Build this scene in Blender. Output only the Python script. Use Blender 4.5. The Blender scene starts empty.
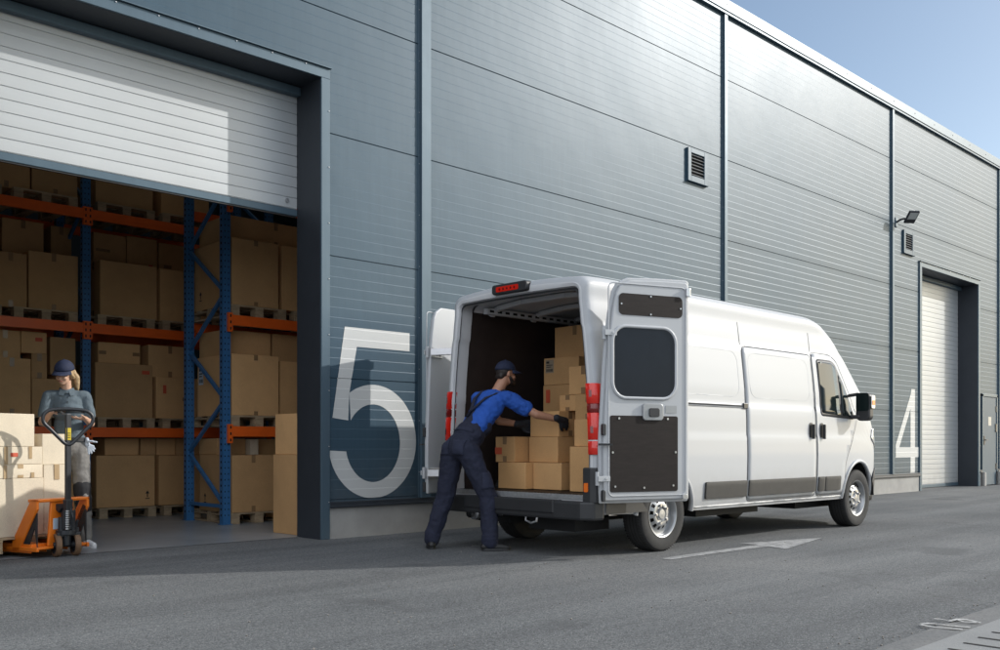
import bpy, bmesh, math, random
from mathutils import Vector, Matrix
R = math.radians
rnd = random.Random(11)
S = bpy.context.scene
col = S.collection

# ------------------------------------------------------------------ materials
def new_mat(name):
    m = bpy.data.materials.new(name); m.use_nodes = True
    nt = m.node_tree
    b = nt.nodes['Principled BSDF']
    return m, nt, b

def noise(nt, scale, detail=4, rough=.55, vec=None, stretch=None):
    tc = nt.nodes.new('ShaderNodeTexCoord')
    n = nt.nodes.new('ShaderNodeTexNoise')
    n.inputs['Scale'].default_value = scale
    n.inputs['Detail'].default_value = detail
    n.inputs['Roughness'].default_value = rough
    if stretch:
        mp = nt.nodes.new('ShaderNodeMapping'); mp.inputs['Scale'].default_value = stretch
        nt.links.new(tc.outputs['Object'], mp.inputs['Vector']); nt.links.new(mp.outputs['Vector'], n.inputs['Vector'])
    else:
        nt.links.new(tc.outputs['Object'], n.inputs['Vector'])
    return n.outputs['Fac']

def ramp(nt, fac, stops):
    r = nt.nodes.new('ShaderNodeValToRGB')
    el = r.color_ramp.elements
    while len(el) < len(stops): el.new(.5)
    for e, (p, c) in zip(el, stops):
        e.position = p; e.color = (*c, 1) if len(c) == 3 else c
    nt.links.new(fac, r.inputs['Fac'])
    return r.outputs['Color']

def mix(nt, a, b, fac, mode='MIX'):
    m = nt.nodes.new('ShaderNodeMix'); m.data_type = 'RGBA'; m.blend_type = mode
    for sock, v in ((m.inputs[0], fac), (m.inputs[6], a), (m.inputs[7], b)):
        if isinstance(v, (int, float)): sock.default_value = v
        elif isinstance(v, tuple): sock.default_value = (*v[:3], 1)
        else: nt.links.new(v, sock)
    return m.outputs[2]

def sc(c, k): return tuple(min(1, x*k) for x in c)

def mat(name, c, rough=.5, metal=0.0, spec=.5, var=.08, vscale=3, bump=0, bscale=60, coat=0, rand=0, stretch=None, rvar=0):
    m, nt, b = new_mat(name)
    f = noise(nt, vscale, 5, .6, stretch=stretch)
    cc = ramp(nt, f, [(.25, sc(c, 1-var)), (.75, sc(c, 1+var))])
    if rand:
        oi = nt.nodes.new('ShaderNodeObjectInfo')
        hs = nt.nodes.new('ShaderNodeHueSaturation')
        mr = nt.nodes.new('ShaderNodeMapRange'); mr.inputs['To Min'].default_value = 1-rand; mr.inputs['To Max'].default_value = 1+rand
        nt.links.new(oi.outputs['Random'], mr.inputs['Value']); nt.links.new(mr.outputs['Result'], hs.inputs['Value'])
        nt.links.new(cc, hs.inputs['Color']); cc = hs.outputs['Color']
    nt.links.new(cc, b.inputs['Base Color'])
    b.inputs['Roughness'].default_value = rough
    if rvar:
        rr = nt.nodes.new('ShaderNodeMapRange'); rr.inputs['To Min'].default_value = rough-rvar; rr.inputs['To Max'].default_value = rough+rvar
        nt.links.new(noise(nt, vscale*2.3, 4, .6, stretch=stretch), rr.inputs['Value']); nt.links.new(rr.outputs['Result'], b.inputs['Roughness'])
    b.inputs['Metallic'].default_value = metal
    b.inputs['Specular IOR Level'].default_value = spec
    if coat:
        b.inputs['Coat Weight'].default_value = coat; b.inputs['Coat Roughness'].default_value = .04
    if bump:
        bp = nt.nodes.new('ShaderNodeBump'); bp.inputs['Strength'].default_value = bump; bp.inputs['Distance'].default_value = .01
        nt.links.new(noise(nt, bscale, 5, .6), bp.inputs['Height']); nt.links.new(bp.outputs['Normal'], b.inputs['Normal'])
    return m

def asphalt_mat():
    m, nt, b = new_mat('asphalt')
    big = noise(nt, .32, 6, .62)
    c = ramp(nt, big, [(.3, (.098, .104, .108)), (.5, (.122, .127, .130)), (.72, (.160, .163, .163))])
    streak = noise(nt, 1.0, 5, .6, stretch=(.12, 1.5, 1))
    c = mix(nt, c, ramp(nt, streak, [(.35, (.70, .70, .71)), (.7, (1.25, 1.25, 1.24))]), .8, 'MULTIPLY')
    grain = noise(nt, 75, 3, .7)
    c = mix(nt, c, ramp(nt, grain, [(.32, (.4, .4, .4)), (.5, (1, 1, 1)), (.72, (1.75, 1.75, 1.72))]), .85, 'MULTIPLY')
    c = mix(nt, c, ramp(nt, noise(nt, 26, 3, .75), [(.34, (.62, .62, .62)), (.5, (1, 1, 1)), (.68, (1.3, 1.3, 1.28))]), .8, 'MULTIPLY')
    # pale aggregate
    tc = nt.nodes.new('ShaderNodeTexCoord'); v = nt.nodes.new('ShaderNodeTexVoronoi'); v.inputs['Scale'].default_value = 38
    nt.links.new(tc.outputs['Object'], v.inputs['Vector'])
    c = mix(nt, c, (.30, .30, .29), ramp(nt, v.outputs['Distance'], [(.1, (.75, .75, .75)), (.2, (0, 0, 0))]))
    # damp dark spots / oil
    st = noise(nt, .9, 3, .5)
    c = mix(nt, c, (.06, .061, .064), ramp(nt, st, [(.62, (0, 0, 0)), (.70, (.5, .5, .5))]))
    # hairline cracks
    vc = nt.nodes.new('ShaderNodeTexVoronoi'); vc.feature = 'DISTANCE_TO_EDGE'; vc.inputs['Scale'].default_value = .12
    nz = nt.nodes.new('ShaderNodeTexNoise'); nz.inputs['Scale'].default_value = 1.6; nz.inputs['Detail'].default_value = 5
    va = nt.nodes.new('ShaderNodeVectorMath'); va.operation = 'MULTIPLY_ADD'; va.inputs[1].default_value = (.7, .7, .7)
    nt.links.new(tc.outputs['Object'], nz.inputs['Vector']); nt.links.new(nz.outputs['Color'], va.inputs[0]); nt.links.new(tc.outputs['Object'], va.inputs[2])
    nt.links.new(va.outputs['Vector'], vc.inputs['Vector'])
    c = mix(nt, c, (.05, .05, .05), ramp(nt, vc.outputs['Distance'], [(.0, (.3, .3, .3)), (.0012, (0, 0, 0))]))
    nt.links.new(c, b.inputs['Base Color'])
    b.inputs['Roughness'].default_value = .82
    b.inputs['Specular IOR Level'].default_value = .35
    bp = nt.nodes.new('ShaderNodeBump'); bp.inputs['Strength'].default_value = .9; bp.inputs['Distance'].default_value = .006
    nt.links.new(grain, bp.inputs['Height']); nt.links.new(bp.outputs['Normal'], b.inputs['Normal'])
    return m

def worn_paint_mat(name, c, under, lo, hi, scale=14):
    m, nt, b = new_mat(name)
    f = noise(nt, scale, 6, .75)
    g = noise(nt, 75, 3, .7)
    k = ramp(nt, f, [(lo, (0, 0, 0)), (hi, (1, 1, 1))])
    cc = mix(nt, under, c, k)
    cc = mix(nt, cc, ramp(nt, g, [(.32, (.55, .55, .55)), (.55, (1, 1, 1))]), .9, 'MULTIPLY')
    nt.links.new(cc, b.inputs['Base Color']); b.inputs['Roughness'].default_value = .8
    return m

def cardboard_mat(name, c, rand=.2):
    m, nt, b = new_mat(name)
    f = noise(nt, 2.2, 5, .6); g = noise(nt, 160, 2, .6)
    cc = ramp(nt, f, [(.25, sc(c, .88)), (.75, sc(c, 1.1))])
    cc = mix(nt, cc, ramp(nt, g, [(.3, (.86, .86, .86)), (.7, (1.1, 1.1, 1.1))]), .8, 'MULTIPLY')
    sm = noise(nt, 7, 3, .5)
    cc = mix(nt, cc, sc(c, .6), ramp(nt, sm, [(.66, (0, 0, 0)), (.85, (.35, .35, .35))]))
    oi = nt.nodes.new('ShaderNodeObjectInfo'); hs = nt.nodes.new('ShaderNodeHueSaturation')
    mr = nt.nodes.new('ShaderNodeMapRange'); mr.inputs['To Min'].default_value = 1-rand; mr.inputs['To Max'].default_value = 1+rand
    nt.links.new(oi.outputs['Random'], mr.inputs['Value']); nt.links.new(mr.outputs['Result'], hs.inputs['Value'])
    nt.links.new(cc, hs.inputs['Color'])
    nt.links.new(hs.outputs['Color'], b.inputs['Base Color'])
    b.inputs['Roughness'].default_value = .78; b.inputs['Specular IOR Level'].default_value = .3
    bp = nt.nodes.new('ShaderNodeBump'); bp.inputs['Strength'].default_value = .25; bp.inputs['Distance'].default_value = .01
    nt.links.new(noise(nt, 5, 4, .6), bp.inputs['Height']); nt.links.new(bp.outputs['Normal'], b.inputs['Normal'])
    return m

def facade_mat(name, c, metal, rough):
    m, nt, b = new_mat(name)
    f = noise(nt, .55, 5, .6, stretch=(1, 1, .5))
    cc = ramp(nt, f, [(.25, sc(c, .93)), (.75, sc(c, 1.06))])
    drip = noise(nt, 3, 5, .65, stretch=(5, 5, .35))
    cc = mix(nt, cc, ramp(nt, drip, [(.3, (.9, .9, .9)), (.65, (1.03, 1.03, 1.03))]), .7, 'MULTIPLY')
    nt.links.new(cc, b.inputs['Base Color'])
    b.inputs['Specular IOR Level'].default_value = .3
    b.inputs['Metallic'].default_value = metal
    mr = nt.nodes.new('ShaderNodeMapRange'); mr.inputs['To Min'].default_value = rough-.05; mr.inputs['To Max'].default_value = rough+.06
    nt.links.new(f, mr.inputs['Value']); nt.links.new(mr.outputs['Result'], b.inputs['Roughness'])
    bp = nt.nodes.new('ShaderNodeBump'); bp.inputs['Strength'].default_value = .22; bp.inputs['Distance'].default_value = .02
    nt.links.new(noise(nt, 1.6, 3, .5), bp.inputs['Height']); nt.links.new(bp.outputs['Normal'], b.inputs['Normal'])
    return m

def dirt(m, c, z0, z1, k):
    """road dust and splashes thrown up on the lowest part of a surface"""
    nt = m.node_tree; b = nt.nodes['Principled BSDF']
    src = b.inputs['Base Color'].links[0].from_socket
    tc = nt.nodes.new('ShaderNodeTexCoord'); sx = nt.nodes.new('ShaderNodeSeparateXYZ'); nt.links.new(tc.outputs['Object'], sx.inputs[0])
    mr = nt.nodes.new('ShaderNodeMapRange'); mr.inputs['From Min'].default_value = z1; mr.inputs['From Max'].default_value = z0; mr.inputs['To Max'].default_value = k
    nt.links.new(sx.outputs['Z'], mr.inputs['Value'])
    f = mix(nt, mr.outputs['Result'], ramp(nt, noise(nt, 5, 6, .7), [(.3, (.15, .15, .15)), (.62, (1, 1, 1))]), 1.0, 'MULTIPLY')
    nt.links.new(mix(nt, src, c, f), b.inputs['Base Color'])
M = {}
M['asphalt'] = asphalt_mat()
M['facade'] = facade_mat('facade_metal', (.040, .076, .108), .10, .44)
M['facade_trim'] = facade_mat('facade_trim', (.075, .115, .148), .2, .42)
M['navy'] = mat('navy_reveal', (.030, .036, .045), .5, 0.2, var=.1)
M['shutter'] = mat('shutter_white', (.43, .45, .46), .42, .15, var=.05, vscale=1.2, rvar=.06)
M['number'] = mat('number_paint', (.50, .51, .50), .5, 0, var=.05, vscale=1.5)
M['concrete'] = mat('concrete_plinth', (.30, .295, .28), .85, var=.18, vscale=2.2, bump=.25, bscale=25)
M['floor'] = mat('hall_floor', (.26, .28, .295), .33, var=.22, vscale=.9, rvar=.12)
M['gutter'] = mat('gutter_concrete', (.20, .205, .205), .85, var=.14, vscale=1.8, bump=.35, bscale=70)
M['apron_fade'] = worn_paint_mat('dusty_asphalt', (.185, .183, .175), (.126, .130, .132), .4, .75, 3)
M['slot'] = mat('slot_dark', (.012, .012, .011), .9)
M['inner'] = mat('hall_wall', (.68, .67, .65), .85)
M['roofing'] = mat('roofing', (.14, .14, .145), .8)
M['ventslat'] = mat('vent_slat', (.32, .33, .34), .4, .5)
M['black'] = mat('black_plastic', (.022, .023, .025), .5, var=.12, vscale=9)
M['blacksteel'] = mat('black_steel', (.030, .032, .036), .38, .2, var=.12, vscale=9)
def translucent_mat():  # sheeting of the added rooflights, lets fill light into the hall
    m, nt, b = new_mat('added_rooflight_sheet')
    t = nt.nodes.new('ShaderNodeBsdfTranslucent')
    c = ramp(nt, noise(nt, 2, 4), [(.3, (.06, .06, .055)), (.7, (.08, .08, .075))])
    nt.links.new(c, t.inputs['Color']); nt.links.new(t.outputs['BSDF'], nt.nodes['Material Output'].inputs['Surface'])
    return m
M['added_rooflight'] = translucent_mat()
M['rubber'] = mat('tyre_rubber', (.024, .024, .024), .85, var=.25, vscale=14, bump=.3, bscale=120)
M['white'] = mat('van_paint', (.43, .445, .46), .42, 0, spec=.3, var=.012, vscale=1.2, coat=.10)
M['white_in'] = mat('van_inner_paint', (.56, .57, .58), .4, 0, var=.03, vscale=2)
M['seam'] = mat('seam_gap', (.045, .047, .05), .8)
M['ply'] = mat('dark_plywood', (.017, .013, .012), .55, spec=.22, var=.3, vscale=9, stretch=(1, 1, 6), rvar=.1)
M['ply_lining'] = mat('plywood_lining', (.022, .014, .012), .65, var=.3, vscale=5)
M['glass'] = mat('dark_glass', (.008, .014, .014), .07, 0, spec=.3, var=.05)
M['lens_red'] = mat('red_lens', (.62, .022, .012), .12, 0, var=.05, coat=.5)
M['lens_dark'] = mat('dark_red_lens', (.16, .010, .008), .15, 0, coat=.5)
M['lens_clear'] = mat('clear_lens', (.62, .62, .60), .12, .2, coat=.5)
M['amber'] = mat('amber_lens', (.75, .16, .02), .2)
M['chrome'] = mat('bright_steel', (.60, .60, .61), .28, .9, var=.1, vscale=18)
M['rim'] = mat('silver_rim', (.36, .37, .38), .38, .7, var=.08, vscale=12)
M['alu'] = mat('chequer_alu', (.42, .43, .44), .4, .7, var=.2, vscale=30, bump=.6, bscale=60)
M['rub'] = mat('rub_strip', (.045, .044, .042), .6, spec=.25, var=.12, vscale=12)
M['under'] = mat('underbody', (.014, .014, .014), .8)
M['card'] = cardboard_mat('cardboard', (.56, .335, .155))
M['card_pale'] = cardboard_mat('cardboard_pale', (.68, .59, .45), .05)
M['card_van'] = cardboard_mat('cardboard_van', (.60, .35, .155), .09)
M['tape'] = mat('packing_tape', (.27, .165, .085), .25, var=.12, vscale=12)
M['tape_pale'] = mat('pale_tape', (.42, .30, .17), .3, var=.12, vscale=12)
M['label'] = mat('paper_label', (.50, .58, .66), .6)
M['label_tan'] = mat('tan_label', (.30, .24, .17), .6)
M['print'] = mat('black_print', (.02, .018, .016), .7)
M['print_red'] = mat('red_print', (.55, .085, .035), .6)
M['wood'] = mat('pallet_wood', (.36, .27, .17), .8, var=.35, vscale=4, stretch=(2, 9, 9), rand=.15)
M['blue'] = mat('rack_blue', (.035, .14, .32), .42, .0, var=.12, vscale=6)
M['orange'] = mat('rack_orange', (.80, .125, .012), .42, 0, var=.1, vscale=4)
M['truck_orange'] = mat('truck_orange', (.80, .19, .014), .38, 0, var=.08, vscale=6, coat=.2)
M['yellow'] = mat('yellow_label', (.62, .46, .03), .5)
M['poly'] = mat('wheel_tread', (.15, .085, .045), .6, var=.2, vscale=20)
M['skin'] = mat('skin', (.60, .37, .26), .5, var=.08, vscale=16)
M['skin_tan'] = mat('tanned_skin', (.42, .215, .135), .5, var=.08, vscale=16)
M['hair_blond'] = mat('blond_hair', (.40, .28, .15), .5, var=.3, vscale=60, stretch=(6, 6, 1))
M['hair_dark'] = mat('dark_hair', (.018, .012, .009), .55, var=.3, vscale=60)
M['cap_navy'] = mat('navy_cloth', (.012, .019, .05), .8, var=.18, vscale=30, bump=.3, bscale=250)
M['dungarees'] = mat('dungaree_cloth', (.011, .014, .032), .88, var=.22, vscale=8, bump=.4, bscale=60)
M['shirt_blue'] = mat('royal_blue_cloth', (.012, .075, .36), .85, var=.15, vscale=9, bump=.3, bscale=60)
M['polo'] = mat('slate_polo', (.095, .125, .145), .85, var=.12, vscale=10, bump=.3, bscale=60)
M['trousers'] = mat('grey_trousers', (.20, .19, .175), .88, var=.12, vscale=10, bump=.3, bscale=60)
M['patch'] = mat('black_knee_patch', (.018, .018, .020), .85, var=.15, vscale=20)
M['glove'] = mat('dark_glove', (.016, .018, .024), .8, var=.2, vscale=40)
M['glove_pale'] = mat('pale_glove', (.55, .60, .66), .85, var=.15, vscale=30)
M['shoe_black'] = mat('black_leather', (.012, .012, .012), .5)
M['shoe_white'] = mat('white_leather', (.70, .71, .72), .5)
M['eye'] = mat('eye_dark', (.02, .014, .01), .3)
M['lip'] = mat('lip', (.42, .14, .11), .5)
M['tablet'] = mat('tablet_black', (.015, .016, .018), .25)
M['door_grey'] = facade_mat('service_door_paint', (.075, .11, .14), .0, .5)
M['lampglass'] = mat('lamp_glass', (.45, .47, .46), .12, .1, coat=.4)

dirt(M['white'], (.24, .225, .20), .34, .80, .55)
dirt(M['facade'], (.15, .145, .135), .38, 1.0, .30)
dirt(M['shutter'], (.20, .19, .175), .0, .8, .35)

# ------------------------------------------------------------------ mesh helpers
class MB:
    def __init__(s): s.bm = bmesh.new(); s.mi = 0
    def face(s, vs):
        try:
            f = s.bm.faces.new(vs); f.material_index = s.mi; return f
        except ValueError: return None
    def box(s, x0, x1, y0, y1, z0, z1, mtx=None):
        P = [Vector((x, y, z)) for z in (z0, z1) for y in (y0, y1) for x in (x0, x1)]
        if mtx: P = [mtx @ p for p in P]
        v = [s.bm.verts.new(p) for p in P]
        for q in ((0, 2, 3, 1), (4, 5, 7, 6), (0, 1, 5, 4), (2, 6, 7, 3), (0, 4, 6, 2), (1, 3, 7, 5)):
            s.face([v[i] for i in q])
        return s
    def bar(s, p0, p1, w, h, up=(0, 0, 1)):
        p0, p1 = Vector(p0), Vector(p1); d = (p1-p0); L = d.length; d.normalize()
        u = Vector(up); sx = d.cross(u)
        if sx.length < 1e-4: sx = d.cross(Vector((1, 0, 0)))
        sx.normalize(); u = sx.cross(d)
        m = Matrix((sx, d, u)).transposed().to_4x4(); m.translation = p0
        return s.box(-w/2, w/2, 0, L, -h/2, h/2, m)
    def cyl(s, p0, p1, r0, r1=None, n=16, cap=True):
        r1 = r0 if r1 is None else r1
        p0, p1 = Vector(p0), Vector(p1); d = (p1-p0).normalized()
        a = d.orthogonal().normalized(); b = d.cross(a)
        A = []; B = []
        for i in range(n):
            t = 2*math.pi*i/n; o = a*math.cos(t)+b*math.sin(t)
            A.append(s.bm.verts.new(p0+o*r0)); B.append(s.bm.verts.new(p1+o*r1))
        for i in range(n):
            j = (i+1) % n; s.face([A[i], A[j], B[j], B[i]])
        if cap: s.face(A[::-1]); s.face(B)
        return s
    def tube(s, pts, r, n=8, closed=False):
        pts = [Vector(p) for p in pts]; N = len(pts); rings = []
        rr = r if isinstance(r, (list, tuple)) else [r]*N
        prev = None
        for i, p in enumerate(pts):
            if closed: d = pts[(i+1) % N]-pts[i-1]
            else: d = pts[min(i+1, N-1)]-pts[max(i-1, 0)]
            d.normalize()
            if prev is None: a = d.orthogonal().normalized()
            else:
                a = prev-d*prev.dot(d); a.normalize()
            prev = a; b = d.cross(a)
            rings.append([s.bm.verts.new(p+(a*math.cos(2*math.pi*k/n)+b*math.sin(2*math.pi*k/n))*rr[i]) for k in range(n)])
        for i in range(N if closed else N-1):
            A, B = rings[i], rings[(i+1) % N]
            for k in range(n): s.face([A[k], A[(k+1) % n], B[(k+1) % n], B[k]])
        if not closed: s.face(rings[0][::-1]); s.face(rings[-1])
        return s
    def prism(s, poly, fmap, d0, d1):
        A = [s.bm.verts.new(Vector(fmap(u, v, d0))) for u, v in poly]
        B = [s.bm.verts.new(Vector(fmap(u, v, d1))) for u, v in poly]
        n = len(poly); s.face(A[::-1]); s.face(B)
        for i in range(n): s.face([A[i], A[(i+1) % n], B[(i+1) % n], B[i]])
        return s
    def grid(s, rows, closed=False):
        V = [[s.bm.verts.new(Vector(p)) for p in r] for r in rows]
        for a, b in zip(V[:-1], V[1:]):
            n = len(a)
            for i in range(n if closed else n-1): s.face([a[i], a[(i+1) % n], b[(i+1) % n], b[i]])
        return V
    def lathe(s, prof, org, axis, n=32, mats=None):
        org = Vector(org); ax = Vector(axis).normalized(); a = ax.orthogonal().normalized(); b = ax.cross(a)
        prev = None
        for q, (r, h) in enumerate(prof):
            ring = [s.bm.verts.new(org+ax*h+(a*math.cos(2*math.pi*k/n)+b*math.sin(2*math.pi*k/n))*r) for k in range(n)]
            if prev:
                if mats: s.mi = mats[q-1]
                for k in range(n): s.face([prev[k], prev[(k+1) % n], ring[(k+1) % n], ring[k]])
            prev = ring
        return s
    def sphere(s, c, r, n=14, m=10, mtx=None):
        r = Vector((r, r, r)) if isinstance(r, (int, float)) else Vector(r)
        c = Vector(c); rows = []
        for j in range(m+1):
            t = math.pi*j/m; row = []
            for i in range(n):
                p = 2*math.pi*i/n
                q = Vector((r.x*math.sin(t)*math.cos(p), r.y*math.sin(t)*math.sin(p), r.z*math.cos(t)))
                if mtx: q = mtx @ q
                row.append(c+q)
            rows.append(row)
        top = s.bm.verts.new(rows[0][0]); bot = s.bm.verts.new(rows[-1][0])
        V = [[s.bm.verts.new(p) for p in r_] for r_ in rows[1:-1]]
        for i in range(n):
            s.face([top, V[0][i], V[0][(i+1) % n]]); s.face([bot, V[-1][(i+1) % n], V[-1][i]])
        for a, b in zip(V[:-1], V[1:]):
            for i in range(n): s.face([a[i], b[i], b[(i+1) % n], a[(i+1) % n]])
        return s
    def capsule(s, p0, p1, r0, r1, n=12):
        p0, p1 = Vector(p0), Vector(p1); d = p1-p0; L = d.length
        if L < 1e-5: return s.sphere(p0, r0)
        prof = []
        for k in range(1, 5):
            t = math.pi/2*k/4; prof.append((r0*math.sin(t), -r0*math.cos(t)))
        for k in range(1, 4):
            f = k/4; prof.append((r0+(r1-r0)*f, L*f))
        for k in range(0, 4):
            t = math.pi/2*k/4; prof.append((r1*math.cos(t), L+r1*math.sin(t)))
        ax = d.normalized(); a = ax.orthogonal().normalized(); b = ax.cross(a)
        bot = s.bm.verts.new(p0-ax*r0); top = s.bm.verts.new(p1+ax*r1); prev = None
        for r, h in prof:
            ring = [s.bm.verts.new(p0+ax*h+(a*math.cos(2*math.pi*k/n)+b*math.sin(2*math.pi*k/n))*r) for k in range(n)]
            if prev is None:
                for k in range(n): s.face([bot, ring[(k+1) % n], ring[k]])
            else:
                for k in range(n): s.face([prev[k], prev[(k+1) % n], ring[(k+1) % n], ring[k]])
            prev = ring
        for k in range(n): s.face([top, prev[k], prev[(k+1) % n]])
        return s
    def build(s, name, mats, parent=None, smooth=None, bevel=0, loc=None, rotz=0, recalc=True):
        if recalc: bmesh.ops.recalc_face_normals(s.bm, faces=s.bm.faces)
        me = bpy.data.meshes.new(name); s.bm.to_mesh(me); s.bm.free()
        for m in (mats if isinstance(mats, (list, tuple)) else [mats]): me.materials.append(m)
        o = bpy.data.objects.new(name, me); col.objects.link(o)
        if parent: o.parent = parent
        if loc: o.location = loc
        o.rotation_euler.z = rotz
        if smooth is not None:
            me.shade_smooth()
            if smooth < 179: me.set_sharp_from_angle(angle=R(smooth))
        if bevel:
            b = o.modifiers.new('bevel', 'BEVEL'); b.width = bevel; b.segments = 2; b.limit_method = 'ANGLE'; b.angle_limit = R(40)
        return o

def bake(o):
    dg = bpy.context.evaluated_depsgraph_get(); dg.update()
    me = bpy.data.meshes.new_from_object(o.evaluated_get(dg))
    o.modifiers.clear(); old = o.data; o.data = me; me.name = o.name
    return o

def tag(o, label=None, cat=None, group=None, kind=None):
    if label: o['label'] = label
    if cat: o['category'] = cat
    if group: o['group'] = group
    if kind: o['kind'] = kind
    return o

def thing(name, label, cat, loc=(0, 0, 0), rotz=0, group=None):
    o = bpy.data.objects.new(name, None); col.objects.link(o)
    o.empty_display_size = .1
    o.location = loc; o.rotation_euler.z = rotz
    return tag(o, label, cat, group)

def copy_tree(o, parent=None):
    c = o.copy(); col.objects.link(c)
    if parent: c.parent = parent
    for ch in list(o.children): copy_tree(ch, c)
    return c

def rrect(x0, x1, z0, z1, r, n=5):
    out = []
    for cx, cz, a0 in ((x1-r, z0+r, -90), (x1-r, z1-r, 0), (x0+r, z1-r, 90), (x0+r, z0+r, 180)):
        for k in range(n+1):
            a = R(a0+90*k/n); out.append((cx+r*math.cos(a), cz+r*math.sin(a)))
    return out

def interp(tab, x):
    if x <= tab[0][0]: return tab[0][1]
    for (a, va), (b, vb) in zip(tab[:-1], tab[1:]):
        if x <= b: return va+(vb-va)*(x-a)/(b-a)
    return tab[-1][1]

def smooth_interp(tab, x):
    xs = [t[0] for t in tab]
    if x <= xs[0]: return tab[0][1]
    if x >= xs[-1]: return tab[-1][1]
    for i in range(len(tab)-1):
        if x <= xs[i+1]:
            x0, y0 = tab[i]; x1, y1 = tab[i+1]
            m0 = (y1-tab[i-1][1])/(x1-tab[i-1][0]) if i > 0 else (y1-y0)/(x1-x0)
            m1 = (tab[i+2][1]-y0)/(tab[i+2][0]-x0) if i+2 < len(tab) else (y1-y0)/(x1-x0)
            h = x1-x0; t = (x-x0)/h
            return (2*t**3-3*t*t+1)*y0+(t**3-2*t*t+t)*h*m0+(-2*t**3+3*t*t)*y1+(t**3-t*t)*h*m1

# ------------------------------------------------------------------ camera, light, sky
cam = bpy.data.cameras.new('camera'); co = bpy.data.objects.new('camera', cam); col.objects.link(co)
cam.sensor_width = 36; cam.lens = 34.2; cam.shift_y = .12; cam.clip_end = 3000
co.location = (0, 0, 1.016); co.rotation_euler = (R(90), 0, -math.atan2(.694, .72))
S.camera = co
SUN_AZ = R(59.5)      # from the facade normal (-Y) towards +X
SUN_EL = R(25.5)
sdir = Vector((math.sin(SUN_AZ)*math.cos(SUN_EL), -math.cos(SUN_AZ)*math.cos(SUN_EL), math.sin(SUN_EL)))
sl = bpy.data.lights.new('sun', 'SUN'); sl.energy = 3.15; sl.angle = R(.5); sl.color = (1, .975, .935)
so = bpy.data.objects.new('sun', sl); col.objects.link(so); so.location = (20, -20, 20)
so.rotation_euler = (-sdir).to_track_quat('-Z', 'Y').to_euler()
w = bpy.data.worlds.new('World'); S.world = w; w.use_nodes = True
nt = w.node_tree; bg = nt.nodes['Background']
sky = nt.nodes.new('ShaderNodeTexSky'); sky.sky_type = 'NISHITA'; sky.sun_disc = False
sky.sun_elevation = SUN_EL
sky.sun_rotation = math.atan2(sdir.x, sdir.y)
sky.air_density = 1.0; sky.dust_density = 1.5; sky.ozone_density = .25; sky.air_density = .75
# unseen bright clouds, added away from the sun to lift fill on shaded faces
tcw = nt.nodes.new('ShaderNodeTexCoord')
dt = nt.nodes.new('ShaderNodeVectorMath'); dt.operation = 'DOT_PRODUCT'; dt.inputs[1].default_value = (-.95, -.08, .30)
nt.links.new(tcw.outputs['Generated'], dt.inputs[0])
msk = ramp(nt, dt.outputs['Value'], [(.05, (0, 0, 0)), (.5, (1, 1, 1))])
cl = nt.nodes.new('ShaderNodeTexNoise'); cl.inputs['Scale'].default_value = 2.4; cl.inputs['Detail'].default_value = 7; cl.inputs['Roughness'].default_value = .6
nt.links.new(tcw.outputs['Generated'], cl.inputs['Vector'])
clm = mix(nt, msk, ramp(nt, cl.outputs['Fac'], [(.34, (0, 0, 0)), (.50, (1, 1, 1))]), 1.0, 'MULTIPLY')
fill_cloud = nt.nodes.new('ShaderNodeRGB'); fill_cloud.outputs[0].default_value = (8.4, 8.8, 9.5, 1)
nt.links.new(mix(nt, mix(nt, sky.outputs['Color'], (.95, 1.0, .965), 1.0, 'MULTIPLY'), fill_cloud.outputs[0], clm), bg.inputs['Color']); bg.inputs['Strength'].default_value = .15
S.view_settings.view_transform = 'Standard'; S.view_settings.look = 'None'
S.view_settings.exposure = 0.24; S.view_settings.gamma = 1
S.render.engine = 'CYCLES'
S.cycles.use_denoising = True
S.cycles.max_bounces = 8; S.cycles.diffuse_bounces = 5
# ------------------------------------------------------------------ ground
GX = [-900, -400, -150, -60, -30]+[-20+4*k for k in range(16)]+[50, 80, 150, 400, 900]
g = MB(); g.grid([[(x, y, 0) for x in GX] for y in GX])
tag(g.build('asphalt_yard', M['asphalt']), kind='structure')
FY = 8.65          # facade plane
SY = 9.11          # roller door plane
g = MB(); g.grid([[(-6, 9.06, .004), (13.4, 9.06, .004)], [(-6, 21, .004), (13.4, 21, .004)]])
tag(g.build('hall_floor', M['floor']), kind='structure')
# drain gutter strip along the yard
gu = MB(); gu.grid([[(-40+4*k, y, .010) for k in range(26)] for y in (1.0, 1.95)])
gu.mi = 1
for k in range(-10, 40):
    x = 5.04+.2*k
    gu.prism(rrect(x-.011, x+.011, 1.40, 1.84, .01, 3), lambda u, v, d: (u, v, d), .0115, .013)
gu.mi = 0
tag(gu.build('drain_gutter', [M['gutter'], M['slot']]), kind='structure')
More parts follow.
